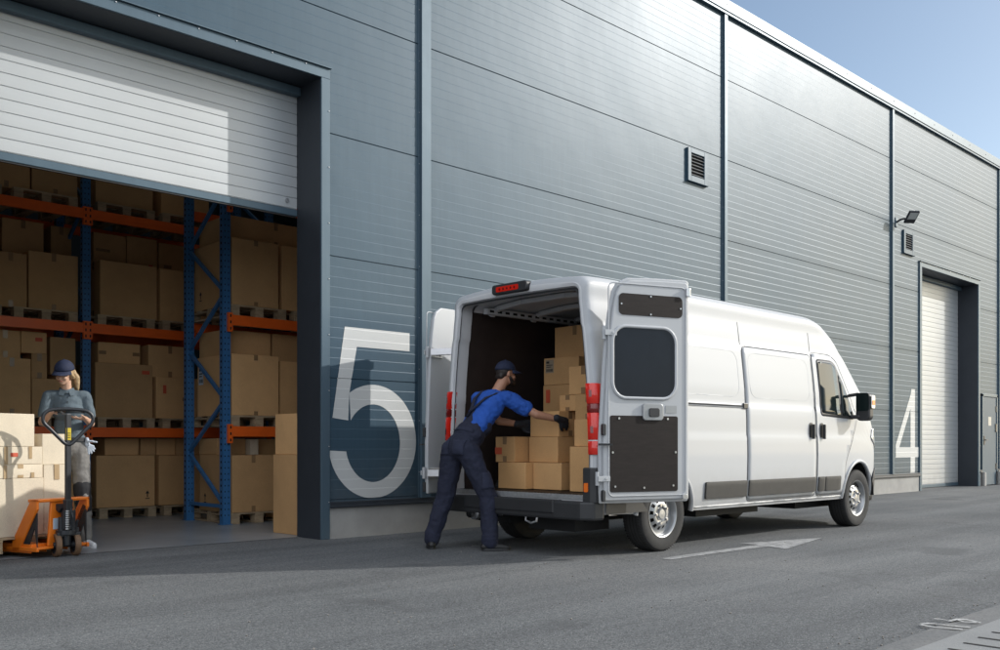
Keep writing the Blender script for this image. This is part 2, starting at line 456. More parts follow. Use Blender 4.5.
# painted arrow and worn strokes
def sheet(name, polys, z, m):
    b = MB()
    for p in polys: b.face([b.bm.verts.new((x, y, z)) for x, y in p])
    b.bm.normal_update(); bmesh.ops.triangulate(b.bm, faces=b.bm.faces)
    return tag(b.build(name, m), kind='structure')
M['paint'] = worn_paint_mat('worn_white_paint', (.38, .385, .385), (.15, .155, .157), .36, .60, 11)
arrow = [(6.9, 4.985), (7.6, 4.99), (8.5, 4.97), (8.42, 4.72), (8.75, 4.80), (9.2, 4.9), (9.72, 5.02), (9.3, 5.13), (8.9, 5.22), (8.55, 5.33), (8.56, 5.12), (7.7, 5.12), (6.9, 5.10)]
sheet('road_arrow_marking', [arrow], .004, M['paint'])
def ribbon(pts, wd):
    out = []
    for (x0, y0), (x1, y1) in zip(pts[:-1], pts[1:]):
        d = Vector((x1-x0, y1-y0)); n = Vector((-d.y, d.x)).normalized()*wd/2; e = d.normalized()*wd*.3
        out.append([(x0-e.x-n.x, y0-e.y-n.y), (x1+e.x-n.x, y1+e.y-n.y), (x1+e.x+n.x, y1+e.y+n.y), (x0-e.x+n.x, y0-e.y+n.y)])
    return out

strokes = [[(5.40, 2.20), (5.45, 2.18), (5.47, 2.13), (5.47, 2.08), (5.48, 2.0), (5.5, 1.97)], [(5.37, 2.19), (5.355, 2.12), (5.365, 2.07), (5.38, 2.02), (5.4, 1.975)],
           [(5.61, 2.21), (5.62, 2.17), (5.60, 2.12), (5.69, 2.11), (5.72, 2.08)], [(5.58, 2.11), (5.65, 2.1), (5.71, 2.07), (5.68, 2.01), (5.66, 1.97)], [(5.66, 2.11), (5.62, 2.05), (5.64, 1.99)]]
M['paint_fresh'] = worn_paint_mat('scuffed_white_paint', (.5, .5, .49), (.16, .16, .16), .3, .5, 30)
b = MB()
for q_, s_ in enumerate(strokes):
    pts = [Vector(p) for p in s_]; rows = []
    for i, p in enumerate(pts):
        d = (pts[min(i+1, len(pts)-1)]-pts[max(i-1, 0)]).normalized(); n = Vector((-d.y, d.x))*(.009+.004*math.sin(i*2+q_))
        rows.append([(p.x-n.x, p.y-n.y, .0115+.0012*q_), (p.x+n.x, p.y+n.y, .0115+.0012*q_)])
    b.grid(rows)
tag(b.build('road_paint_scrawl', M['paint_fresh']), kind='structure')
# dusty edge beside the gutter
b = MB()
b.grid([[(-40+2*k, y(k), .006) for k in range(51)] for y in (lambda k: 1.95, lambda k: 2.07+.04*math.sin(k*1.7)+.03*math.sin(k*.6))])
tag(b.build('gutter_dust_strip', M['apron_fade']), kind='structure')

# loose grit lying on the yard, too small to count
b = MB(); r_ = random.Random(5)
for k in range(420):
    if k < 150: x, y = r_.uniform(2, 12), 1.97+abs(r_.gauss(0, .18))
    elif k < 240: x, y = r_.uniform(5.8, 12), 8.6-abs(r_.gauss(0, .15))
    else: x, y = r_.uniform(1.5, 13), r_.uniform(2.2, 7.5)
    s_ = r_.uniform(.003, .008); b.sphere((x, y, s_*.5), (s_, s_*r_.uniform(.6, 1.1), s_*.7), 6, 4)
tag(b.build('grit', mat('grit_stone', (.20, .19, .175), .9, var=.4, vscale=40), smooth=40), kind='stuff')
# ------------------------------------------------------------------ warehouse
wh = thing('warehouse', 'long grey ribbed metal warehouse with roller doors numbered 5 and 4', 'warehouse', (0, FY, 0))
# local frame: y = 0 is the facade plane, +y into the building
Z0, ZT, PITCH, PANEL = .42, 8.06, .11, 1.32
def profile():
    pts = []
    k = 0; z = Z0
    while z < ZT:
        n = int(round((z-Z0)/PITCH))
        if n % 12 == 0: pts += [(z-.008, -.0018), (z-.005, .010), (z+.003, .010), (z+.007, 0)]
        else: pts += [(z-.003, -.0018), (z+.003, 0)]
        z += PITCH
    return pts
PROF = profile()
def prof_y(z):
    return interp(PROF, z)
def clip(za, zb):
    out = [(za, prof_y(za))]+[(z, y) for z, y in PROF if za+.001 < z < zb-.001]+[(zb, prof_y(zb))]
    return out
def wall_piece(b, x0, x1, za, zb):
    pr = clip(za, zb)
    b.grid([[(x0, y, z) for z, y in pr], [(x1, y, z) for z, y in pr]])
STRIPS = [-5.5, .8, 7.1, 13.43, 19.75, 26.05, 32.35, 38.65]
DOORS = {0.8: (2.17+.1, 5.665), 19.75: (21.23, 24.60)}
DT = 4.945
def panel(pieces):
    b = MB()
    for p in pieces: wall_piece(b, *p)
    return b.build('wall_panel', M['facade'], wh)
for a, c in zip(STRIPS[:-1], STRIPS[1:]):
    if a in DOORS:
        d0, d1 = DOORS[a]
        pcs = [(a, d0-.1, .40, ZT), (d1+.1, c, .40, ZT), (d0-.1, d1+.1, DT+.1, ZT)]
        if a == 19.75: pcs[1] = (25.93, c, .40, ZT); pcs += [(d1+.1, 25.93, 2.29, ZT)]
        panel(pcs)
    else: panel([(a, c, .40, ZT)])
# flashing at the foot of the panels, plinth
def runs():
    return [(-5.5, 2.17), (5.765, 21.13), (24.70, 24.86), (25.93, 38.65)]
for x0, x1 in runs():
    b = MB(); b.box(x0, x1, -.035, .01, .345, .40); b.box(x0, x1, -.05, -.03, .335, .36)
    b.build('foot_flashing', M['navy'], wh, bevel=.004)
    b = MB()
    x = x0
    while x < x1-.01:
        e = min(x+3.15, x1); b.box(x+.004, e-.004, -.012, .3, -.3, .335); x = e
    b.build('plinth', M['concrete'], wh, bevel=.006)
# cover strips over the panel joints
for i, x in enumerate(STRIPS):
    wd = .14 if i in (1, 2) else .085
    b = MB(); b.box(x-wd/2, x+wd/2, -.045, .0, .40, ZT+.02)
    b.box(x-wd/2-.022, x-wd/2, -.008, .0, .40, ZT)
    b.mi = 1
    z = .7
    while z < ZT:
        b.cyl((x-wd/2-.012, -.008, z), (x-wd/2-.012, -.014, z), .006, n=6); z += .6
    b.build('cover_strip', [M['facade_trim'], M['chrome']], wh, bevel=.006)
# parapet trim and roof
b = MB(); b.box(-5.6, 38.8, -.075, .35, 8.10, 8.285); b.box(-5.6, 38.8, -.06, .02, 8.055, 8.10)
x = -5.5
b.mi = 1
while x < 38.6: b.cyl((x, -.076, 8.2), (x, -.083, 8.2), .012, n=8); x += 1.05
b.build('parapet_trim', [M['facade_trim'], M['blacksteel']], wh, bevel=.006)
RL = [(-5.2, -.1), (.2, 6.4), (6.7, 13.2)]     # unseen rooflights, added over the aisle to brighten the hall
b = MB(); b.box(-5.5, 38.65, .36, .7, 7.95, 8.1); b.box(-5.5, 38.65, 6.9, 13, 7.95, 8.1)
xr = -5.5
for a_, c_ in RL: b.box(xr, a_, .7, 6.9, 7.95, 8.1); xr = c_
b.box(xr, 38.65, .7, 6.9, 7.95, 8.1)
b.build('roof', M['roofing'], wh)
for a_, c_ in RL:
    b = MB()
    for x_, y_, X_, Y_ in ((a_, .7, c_, .76), (a_, 6.84, c_, 6.9), (a_, .76, a_+.06, 6.84), (c_-.06, .76, c_, 6.84)): b.box(x_, X_, y_, Y_, 8.1, 8.35)
    ko = b.build('added_rooflight_kerb', M['facade_trim'], wh)
    b = MB(); b.grid([[(a_+.06, .76, 8.3), (c_-.06, .76, 8.3)], [(a_+.06, 6.84, 8.3), (c_-.06, 6.84, 8.3)]]); b.build('added_rooflight_sheet', M['added_rooflight'], ko)
b = MB(); b.box(-5.5, -5.3, .02, 12.4, .0, 7.94); b.box(38.45, 38.65, .02, 12.4, 0, 7.94); b.box(-5.3, 38.45, 12.4, 12.6, 0, 7.94)
b.build('outer_wall', M['facade_trim'], wh)
b = MB()   # inner faces of the hall behind the open door
b.box(13.45, 13.6, .42, 12.3, 0, 7.9)
b.box(-5.2, 2.17, .43, .50, 0, 7.9); b.box(5.78, 13.44, .43, .50, 0, 7.9); b.box(2.17, 5.78, .43, .50, 5.0, 7.9)
b.build('inner_wall', M['inner'], wh)
# door portals
def portal(d0, d1):
    b = MB()
    D = SY-FY-.005
    b.box(d0-.09, d0, 0, D, 0, DT); b.box(d1, d1+.09, 0, D, 0, DT); b.box(d0-.09, d1+.09, 0, D, DT, DT+.12)
    b.build('door_reveal', M['navy'], wh)
    b = MB()
    b.box(d0-.105, d0, -.03, -.001, .002, DT+.0); b.box(d1, d1+.105, -.03, -.001, .002, DT)
    b.box(d0-.105, d1+.105, -.03, -.001, DT+.002, DT+.108)
    b.box(d0-.12, d1+.12, -.055, -.001, DT+.11, DT+.122)
    b.mi = 1
    x = d0
    while x < d1+.1: b.cyl((x, -.031, DT+.09), (x, -.038, DT+.09), .007, n=8); x += .4
    z = .4
    while z < DT:
        for xx in (d0-.09, d1+.09): b.cyl((xx, -.031, z), (xx, -.038, z), .006, n=8)
        z += .6
    b.build('door_trim', [M['facade_trim'], M['chrome']], wh, bevel=.004)
for d in DOORS.values(): portal(*d)
b = MB(); b.box(2.10, 2.27, .0, .35, -.05, .34); b.build('door_kerb', M['concrete'], wh, bevel=.008)
# roller doors
def shutter(d0, d1, zb, label):
    b = MB(); pr = []
    z = zb+.09
    y0 = SY-FY
    while z < DT:
        pr += [(z-.0, y0), (z+.003, y0+.008), (z+.007, y0+.008), (z+.010, y0), (z+.06, y0-.001)]; z += .116
    b.grid([[(d0, y, z) for z, y in pr], [(d1, y, z) for z, y in pr]])
    b.box(d0, d1, y0+.03, y0+.05, zb+.02, DT)
    o = b.build('roller_door', M['shutter'], wh)
    o['label'] = label
    b = MB(); b.box(d0, d1, y0-.012, y0+.04, zb+.012, zb+.085); b.build('bottom_rail', M['facade_trim'], o, bevel=.006)
    b = MB(); b.box(d0+.01, d1-.01, y0, y0+.03, zb, zb+.012); b.build('rubber_seal', M['black'], o)
    b = MB(); b.box(d0, d1, y0-.09, y0+.0, DT-.10, DT-.006); b.build('roller_housing', M['facade_trim'], o, bevel=.01)
    b = MB(); b.cyl((d1-.13, y0-.004, zb+.17), (d1-.13, y0-.02, zb+.17), .022, n=14); b.build('lock', M['chrome'], o)
shutter(*DOORS[.8], 3.525, 'white roller door raised halfway up')
shutter(*DOORS[19.75], .0, 'white roller door rolled fully down')
# louvre vents
for x0, x1, z0, z1 in ((12.37, 12.90, 5.15, 5.66), (20.28, 20.80, 5.13, 5.62)):
    b = MB(); fr = .085
    b.box(x0, x0+fr, -.04, 0, z0, z1); b.box(x1-fr, x1, -.04, 0, z0, z1)
    b.box(x0+fr, x1-fr, -.04, 0, z1-fr*.8, z1); b.box(x0+fr, x1-fr, -.04, 0, z0, z0+fr)
    b.box(x0-.015, x1+.02, -.055, -.0, z0-.014, z0-.002)
    v = b.build('vent', M['facade'], wh, bevel=.004)
    b = MB(); b.box(x0+fr, x1-fr, -.003, -.001, z0+fr, z1-fr*.8); b.build('vent_backing', M['slot'], v)
    b = MB(); n = 7
    for k in range(n):
        z = z0+fr+(z1-z0-fr*1.8)*(k+.5)/n
        m = Matrix.Translation((0, -.022, z)) @ Matrix.Rotation(R(38), 4, 'X')
        b.box(x0+fr, x1-fr, -.018, .018, -.003, .003, m)
    b.build('vent_slats', M['ventslat'], v)
# wall lamp on its arm
fl = thing('floodlight', 'dark floodlight on a short arm high on the metal wall above the small louvre', 'floodlight', (19.95, FY-.0, 5.72))
fl.scale = (.82, .82, .82)
b = MB(); b.box(-.06, .06, -.03, -.001, -.12, .12); b.build('wall_plate', M['facade_trim'], fl, bevel=.006)
b = MB(); b.tube([(0, -.03, .0), (.02, -.09, .05), (.05, -.18, .07), (.09, -.26, .07)], .028, 8); b.build('arm', M['blacksteel'], fl, smooth=40)
mt = Matrix.Translation((.17, -.34, .11)) @ Matrix.Rotation(R(-38), 4, 'Z') @ Matrix.Rotation(R(-38), 4, 'X')
b = MB(); b.box(-.14, .14, -.19, .19, -.028, .028, mt); b.build('lamp_head', M['blacksteel'], fl, bevel=.015)
b = MB(); b.box(-.11, .11, -.16, .05, -.032, -.029, mt); b.build('lamp_lens', M['lampglass'], fl)
b = MB(); b.box(-.11, .11, .06, .16, .029, .05, mt); b.build('cooling_fins', M['blacksteel'], fl)
# service door
b = MB(); b.box(24.86, 24.93, -.03, .05, .34, 2.28); b.box(25.86, 25.93, -.03, .05, .34, 2.28); b.box(24.86, 25.93, -.03, .05, 2.22, 2.29)
sd = b.build('service_door_frame', M['facade_trim'], wh, bevel=.005)
b = MB(); b.box(24.935, 25.855, -.012, .03, .02, 2.215); dl = b.build('service_door', M['door_grey'], wh, bevel=.004)
b = MB(); b.box(24.97, 25.03, -.03, -.013, 1.02, 1.24); b.cyl((25.0, -.03, 1.14), (25.0, -.07, 1.14), .012, n=8); b.bar((25.0, -.065, 1.14), (25.13, -.065, 1.14), .02, .02)
b.build('handle', M['blacksteel'], dl, bevel=.003)
b = MB(); b.box(25.78, 25.85, -.03, -.013, 1.35, 1.55); b.box(25.80, 25.85, -.022, -.013, .4, .55); b.box(25.80, 25.85, -.022, -.013, 1.85, 2.0)
b.build('hinge', M['blacksteel'], dl)
b = MB(); b.box(25.3, 25.5, -.0145, -.0125, 1.5, 1.72); b.build('notice_plate', M['ventslat'], dl)
b = MB(); b.box(24.81, 24.93, -.10, -.036, 0, .34); b.box(25.87, 26.02, -.10, -.036, 0, .34); b.build('door_kerb', M['concrete'], wh, bevel=.008)
# big painted numbers, following the ribs
def rib_number(name, polys, label):
    b = MB()
    for p in polys: b.face([b.bm.verts.new((x, 0, z)) for x, z in p])
    bm = b.bm
    zs = sorted({z for z, _ in PROF if .2 < z < 2.6})
    for z in zs:
        bmesh.ops.bisect_plane(bm, geom=bm.verts[:]+bm.edges[:]+bm.faces[:], dist=1e-5, plane_co=(0, 0, z), plane_no=(0, 0, 1))
    for v in bm.verts: v.co.y = prof_y(v.co.z)-.0025 if v.co.z > .4 else -.0025
    o = b.build(name, M['number'], wh); o['label'] = label
    for f in o.data.polygons: pass
    return o
def arc(cx, cz, rx, rz, a0, a1, n=30):
    return [(cx+rx*math.cos(R(a0+(a1-a0)*k/n)), cz+rz*math.sin(R(a0+(a1-a0)*k/n))) for k in range(n+1)]
def strip(o, i):
    return [[o[k], o[k+1], i[k+1], i[k]] for k in range(len(o)-1)]
pol = strip(arc(6.37, 1.055, .605, .635, 189, 483, 60), arc(6.365, 1.035, .375, .435, 192, 505, 60))
pol += [[(5.98, 2.31), (6.88, 2.31), (6.88, 2.10), (6.14, 2.10), (5.946, 2.10)], [(5.946, 2.10), (6.14, 2.10), (6.04, 1.587), (6.025, 1.285), (5.82, 1.31)]]
rib_number('number_five', pol, 'large white figure 5')
pol = [[(20.69, .41), (20.92, .41), (20.92, 2.23), (20.74, 2.23), (20.69, 2.1)],
       [(19.95, .75), (20.69, .75), (20.69, .965), (19.95, .965)], [(20.92, .75), (21.12, .75), (21.12, .965), (20.92, .965)],
       [(19.95, .965), (20.12, .965), (20.69, 1.80), (20.69, 2.1), (19.95, 1.02)]]
rib_number('number_four', pol, 'large white figure 4')
# ------------------------------------------------------------------ boxes, pallets, racks
def pallet_proto():
    t = thing('pallet', 'x', 'pallet')
    b = MB()
    for y in (-.6+.05, -.3, 0, .3, .55): b.box(-.4, .4, y-.05 if abs(y) < .5 else y-.05, y+.05, .122, .144)
    for x in (-.34, 0, .34): b.box(x-.06, x+.06, -.6, .6, .10, .1215)
    b.build('top_deck', M['wood'], t, bevel=.003)
    b = MB()
    for x in (-.34, 0, .34): b.box(x-.06, x+.06, -.6, .6, 0, .022)
    b.build('bottom_deck', M['wood'], t, bevel=.003)
    for x in (-.34, 0, .34):
        for y in (-.53, 0, .53):
            b = MB(); b.box(x-.058, x+.058, y-.07, y+.07, .0225, .0995)
            b.build('block', M['wood'], t, bevel=.004)
    return t
PP = pallet_proto(); pallet_used = []
def pallet(x, y, z, label, group, rot=0):
    o = PP if not pallet_used else copy_tree(PP)
    pallet_used.append(1)
    o.location = (x, y, z); o.rotation_euler.z = R(rot); tag(o, label, 'pallet', group)
    return o

def carton(x0, x1, y0, y1, z0, z1, label, group, m='card', tape='x', rot=0, sticker=None, arrow=None, tm='tape', fold=.11, both=True):
    """a taped carton standing on z0; tape 'x' folds over the two x faces, 'y' over the two y faces"""
    cx, cy = (x0+x1)/2, (y0+y1)/2
    hx, hy, h = (x1-x0)/2, (y1-y0)/2, z1-z0
    b = MB()
    j = lambda: rnd.uniform(-.004, .004)
    bot = [(-hx+j(), -hy+j()), (hx+j(), -hy+j()), (hx+j(), hy+j()), (-hx+j(), hy+j())]
    nx = ny = 4
    # body with slightly bowed faces and a top with flaps that dip at the seam
    bulge = rnd.uniform(.002, .007); dip = rnd.uniform(.002, .005)
    rows = []
    for k in range(6):
        f = k/5; o = bulge*math.sin(math.pi*f); ring = []
        for a in range(4):
            p, q = Vector((*bot[a], 0)), Vector((*bot[(a+1) % 4], 0))
            nrm = Vector(((q-p).y, -(q-p).x, 0)).normalized()
            for i in range(4):
                s = i/4; pt = p.lerp(q, s)+nrm*o*math.sin(math.pi*s); ring.append((pt.x, pt.y, h*f))
        rows.append(ring)
    V = b.grid(rows, closed=True)
    for V_, dz, zz in ((V[0], 0, 0), (V[-1], -dip, h)):
        c = b.bm.verts.new((0, 0, zz+dz))
        for i in range(16): b.face([V_[i], V_[(i+1) % 16], c])
    o = b.build('cardboard_box', M[m], None, smooth=35, bevel=.004, loc=(cx, cy, z0), rotz=R(rot))
    tag(o, label, 'cardboard box', group)
    tw = min(.028, .3*min(hx, hy)); e = .0015+bulge
    f = min(fold, h*.3)
    if tape:
        b = MB()
        L = hx if tape == 'x' else hy
        def q(u, v, zz): return (u, v, zz) if tape == 'x' else (v, u, zz)
        for v0, v1 in ((-tw, tw),):
            for s in (-1, 1):
                b.grid([[q(s*(L+e), v0, h-f), q(s*(L+e), v1, h-f)], [q(s*(L+e*.8), v0, h+.002), q(s*(L+e*.8), v1, h+.002)], [q(s*(L-.02), v0, h+.003), q(s*(L-.02), v1, h+.003)], [q(0, v0, h-dip+.004), q(0, v1, h-dip+.004)]])
        b.build('tape', M[tm], o)
        if both:
            for s in (-1, 1):
                b = MB(); b.grid([[q(s*(L+e*.8), -tw, .004), q(s*(L+e*.8), tw, .004)], [q(s*(L+e), -tw, f*.8), q(s*(L+e), tw, f*.8)]]); b.build('tape', M[tm], o)
    # stickers: (face, u, z0, width, height, material); u is measured from the face centre, rightwards seen from outside
    def on_face(face, u, v):
        return {'x': (-hx-e-.001, -u, v), 'y': (u, -hy-e-.001, v)}[face]
    for st in (sticker or []):
        face, u, z, sw, sh, sm = st
        b = MB(); b.face([b.bm.verts.new(on_face(face, *p)) for p in ((u-sw/2, z), (u+sw/2, z), (u+sw/2, z+sh), (u-sw/2, z+sh))])
        if sm in ('label', 'label_tan'):
            b.mi = 1
            r2 = random.Random(len(label)); k = 0
            for (py0, py1, a, c) in ((.10, .30, .1, .9), (.42, .48, .1, .7), (.56, .62, .1, .85), (.72, .88, .1, .45)):
                if py0 == .10:
                    xx = .1
                    while xx < .88:
                        ww = r2.choice((.02, .035, .05))
                        p_ = [on_face(face, u-sw/2+sw*xa, z+sh*za) for xa, za in ((xx, py0), (xx+ww, py0), (xx+ww, py1), (xx, py1))]
                        d_ = Vector((-.001, 0, 0)) if face == 'x' else Vector((0, -.001, 0))
                        b.face([b.bm.verts.new(Vector(t_)+d_) for t_ in p_]); xx += ww+r2.choice((.02, .04))
                else:
                    d_ = Vector((-.001, 0, 0)) if face == 'x' else Vector((0, -.001, 0))
                    b.face([b.bm.verts.new(Vector(on_face(face, u-sw/2+sw*xa, z+sh*za))+d_) for xa, za in ((a, py0), (c, py0), (c, py1), (a, py1))])
        b.build('sticker', [M[sm], M['print']], o)
    if arrow:
        face, u, z, s = arrow
        b = MB()
        for p in ([(-.035, 0), (.035, 0), (.035, .015), (-.035, .015)], [(-.009, .03), (.009, .03), (.009, .10), (-.009, .10)], [(-.035, .09), (.035, .09), (0, .14)]):
            b.face([b.bm.verts.new(on_face(face, u+a*s, z+c*s)) for a, c in p])
        b.build('this_way_up_mark', M['print'], o)
    return o

# --- racks
def post(b, x, y, h, w=.105, d=.075):
    b.mi = 0
    b.box(x-w/2, x+w/2, y-.012, y+.012, 0, h)
    b.box(x-w/2, x-w/2+.012, y+.0125, y+d, 0, h); b.box(x+w/2-.012, x+w/2, y+.0125, y+d, 0, h)
    b.box(x-w/2-.02, x+w/2+.02, y-.03, y+d+.02, 0, .008)
    b.mi = 1
    z = .12
    while z < h-.05:
        for s in (-1, 1): b.box(x+s*.024-.006, x+s*.024+.006, y-.0145, y-.0125, z-.010, z+.010)
        for yy in (y+.03,): b.box(x-w/2-.0015, x-w/2-.0003, yy-.01, yy+.02, z-.014, z+.014)
        z += .075
def rack(label, loc, posts, depth, H, levels, frames, bay_list):
    t = thing('pallet_rack', label, 'pallet rack', loc, group='pallet racks')
    for x in posts:
        for y in (0, depth):
            b = MB(); post(b, x, y, H); b.build('upright', [M['blue'], M['slot']], t)
        b = MB(); k = 0
        z = .23; yy = [0.03, depth+.03]
        b.bar((x, .02, z), (x, depth+.05, z), .04, .045)
        while z+.68 < H:
            b.bar((x, yy[k % 2], z), (x, yy[(k+1) % 2], z+.68), .04, .045); z += .68; k += 1
        b.build('brace', M['blue'], t, bevel=.004)
    for x0, x1 in bay_list:
        for z in levels:
            for y in (-.028, depth+.075+.028):
                b = MB(); b.mi = 0
                b.box(x0+.055, x1-.055, y-.025, y+.025, z-.065, z+.065)
                b.box(x0+.055, x1-.055, y-.028, y-.0255, z-.02, z+.02)
                for xx in (x0+.03, x1-.03): b.box(xx-.03, xx+.03, y-.033, y-.0262+.045, z-.15, z+.09)
                b.mi = 1
                for xx in (x0+.03, x1-.03):
                    for dz in (-.11, -.03, .05): b.box(xx-.01, xx+.01, y-.0345, y-.0335, z+dz-.018, z+dz+.018)
                b.build('beam', [M['orange'], M['slot']], t, bevel=.003)
    return t
LV = [1.185, 2.585, 4.12]
rack('tall blue rack with orange beams at the rear of the hall behind the woman', (0, 13.08, .004), [2.15, 4.87, 7.65], 1.0, 6.2, LV, 1, [(2.15, 4.87), (4.87, 7.65)])
rack('blue rack with diagonal bracing standing nearer the hall doorway behind the box tower', (0, 11.08, .004), [5.86, 8.6], 1.0, 6.2, [1.185, 2.60, 4.12], 1, [(5.86, 8.6)])
DK = .144
pg = 'wooden pallets on the racks'
# pallets, rear rack
y = 13.68
for x, lv, lab in [(3.42, 2, 'wooden pallet on the highest beam of the rear rack, at the photo edge'), (4.36, 2, 'wooden pallet on the highest beam left of the blue upright behind the woman'), (5.42, 2, 'whitish wooden pallet on the highest beam right of the blue upright behind the woman'), (6.33, 2, 'wooden pallet on the highest beam right beside the braced blue frame'),
                   (3.42, 1, 'wooden pallet on the middle beam of the rear rack, at the photo edge'), (4.36, 1, 'wooden pallet on the middle beam just above the woman in the cap'), (5.42, 1, 'wooden pallet on the middle beam under the widest upper box'), (6.33, 1, 'wooden pallet on the middle beam right beside the braced blue frame'),
                   (3.42, 0, 'wooden pallet on the lowest beam of the rear rack, at the photo edge'), (4.36, 0, 'wooden pallet on the lowest beam behind the woman, left of the upright'), (5.42, 0, 'wooden pallet on the lowest beam under the box with a slanted red mark'), (6.33, 0, 'wooden pallet on the lowest beam right beside the braced blue frame'),
                   (4.36, -1, 'wooden pallet on the floor of the hall behind the woman'), (5.44, -1, 'wooden pallet on the hall floor under the big box marked with an arrow'), (6.35, -1, 'wooden pallet on the hall floor between the big arrow box and the braced frame')]:
    pallet(x, y, (LV[lv]+.066 if lv >= 0 else .005), lab, pg)
for x, lv, lab in [(6.32, 2.60, 'wooden pallet on the higher beam of the nearer braced rack'), (7.24, 2.60, 'wooden pallet deep on the higher beam of the nearer rack, by the dark jamb'),
                   (6.32, 1.185, 'wooden pallet on the lower beam of the nearer braced rack'), (7.24, 1.185, 'wooden pallet on the lower beam of the nearer rack, hidden half by the jamb'),
                   (6.32, None, 'wooden pallet on the hall floor inside the nearer braced rack')]:
    pallet(x, 11.66, (lv+.066 if lv else .005), lab, pg)
T = [z+.066+DK+.001 for z in LV]; G0 = .005+DK+.001
gr = 'cartons on the rear rack'
C = carton
# top level, cut by the door
C(3.62, 4.19, 13.2, 14.0, T[2], 4.95, 'brown carton on the highest pallet, leftmost at the photo edge', gr, tape='y')
C(4.22, 4.80, 13.2, 14.0, T[2], 4.98, 'brown carton on the highest pallet left of the blue upright', gr, tape='y')
C(5.04, 5.84, 13.2, 14.1, T[2], 5.0, 'wide brown carton on the whitish highest pallet, cut by the roller door', gr, tape='x')
C(5.97, 6.70, 13.2, 14.1, T[2], 5.0, 'brown carton at the highest beam behind the braced frame', gr, tape='y')
# second level
C(3.76, 4.155, 13.2, 13.66, T[1], 3.50, 'taped brown carton cut by the photo edge on the middle beam', gr, tape='y')
C(4.18, 4.80, 13.2, 13.68, T[1], 3.56, 'squarish brown carton with two tape tabs above the woman', gr, tape='y')
C(3.52, 3.96, 13.7, 14.2, T[1], 4.04, 'dim tall carton behind others at the photo edge, middle beam', gr, tape='y')
C(4.0, 4.53, 13.7, 14.2, T[1], 4.05, 'dim brown carton seen over the squarish carton above the woman', gr, tape='y')
C(4.62, 4.93-.03, 13.7, 14.2, T[1], 4.04, 'narrow dim taped carton beside the blue upright, middle beam', gr, tape='y')
C(5.10, 5.90, 13.2, 13.68, T[1], 3.56, 'widest brown carton on the middle beam, plain face', gr, tape='x')
C(5.95, 6.70, 13.2, 13.68, T[1], 3.55, 'tall carton with tape tabs on the middle beam beside the braced frame', gr, tape='y')
C(5.20, 5.66, 13.7, 14.2, T[1], 4.04, 'rear carton with side tape above the widest carton, left one', gr, tape='x', sticker=[('y', -.1, .98, .2, .04, 'tape')])
C(5.68, 6.13, 13.7, 14.2, T[1], 4.06, 'rear carton with a small red mark above the widest carton', gr, tape='x', sticker=[('y', .12, .80, .06, .08, 'print_red')])
C(6.16, 6.62, 13.7, 14.2, T[1], 4.03, 'rear carton with tape on the middle beam beside the braced frame', gr, tape='x', sticker=[('y', -.1, .86, .12, .05, 'tape')])
# first level
C(3.74, 4.205, 13.2, 13.7, T[0], 2.14, 'tall brown carton at left with tape foot, behind the woman', gr, tape='y', sticker=[('y', -.2, .55, .08, .2, 'label')])
C(4.215, 4.52, 13.2, 13.7, T[0], 1.89, 'dark small carton on the lowest beam right beside the woman\'s cap', gr, tape=None)
C(4.225, 4.42, 13.24, 13.6, 1.892, 2.22, 'small taped carton stacked between two larger ones left of the woman\'s cap', gr, tape='y')
C(3.72, 4.09, 13.24, 13.66, 2.142, 2.50, 'carton with a vertical pale tape under the middle beam, at the photo edge', gr, tape='y', tm='tape_pale', fold=.4)
C(4.10, 4.42, 13.26, 13.66, 2.222, 2.505, 'carton with a slanted red mark under the middle beam at left', gr, tape=None, sticker=[('y', .06, .16, .09, .05, 'print_red')])
C(4.53, 4.80, 13.25, 13.7, T[0], 1.96, 'carton in shade directly behind the woman\'s shoulder', gr, tape='y')
C(4.47, 4.80, 13.28, 13.7, 1.962, 2.46, 'brown carton behind the woman\'s ponytail under the middle beam', gr, tape='x')
C(5.03, 5.84, 13.2, 13.9, T[0], 2.15, 'big carton with a slanted red mark at its corner on the lowest beam', gr, tape=None, sticker=[('y', .30, .62, .11, .05, 'print_red')])
C(5.10, 5.69, 13.28, 13.8, 2.152, 2.44, 'low carton with side tapes on the big red marked carton', gr, tape='x', sticker=[('y', -.235, .12, .1, .05, 'tape'), ('y', .235, .12, .1, .05, 'tape')])
C(5.89, 6.70, 13.2, 13.8, T[0], 1.99, 'carton with a red mark and side tape left of the braced frame', gr, tape=None, sticker=[('y', -.28, .36, .05, .12, 'print_red'), ('y', .05, .26, .12, .05, 'tape')])
C(5.80, 6.45, 13.26, 13.8, 1.992, 2.45, 'carton with two centred tape tabs stacked left of the braced frame', gr, tape='y')
# floor level
C(5.05, 5.87, 13.2, 13.86, G0, .87, 'big pale-brown carton with an upward arrow on the floor pallet', gr, tape=None, arrow=('y', .30, .10, .85))
C(5.93, 6.75, 13.2, 13.86, G0, .865, 'big plain carton on the floor pallet left of the braced frame', gr, tape=None)
C(5.20, 5.68, 13.3, 13.8, .872, 1.11, 'low carton on the big arrow carton, left one', gr, tape=None)
C(5.70, 5.925, 13.3, 13.8, .872, 1.11, 'low carton on the big arrow carton, right one', gr, tape=None)
C(5.94, 6.22, 13.3, 13.8, .868, 1.11, 'low carton over the gap between the two big floor cartons', gr, tape=None)
C(6.24, 6.62, 13.3, 13.8, .868, 1.11, 'low taped carton under the lowest beam beside the braced frame', gr, tape='y')
C(4.0, 4.78, 13.2, 13.86, G0, .86, 'large carton on the hall floor hidden mostly by the woman\'s legs', gr, tape=None)
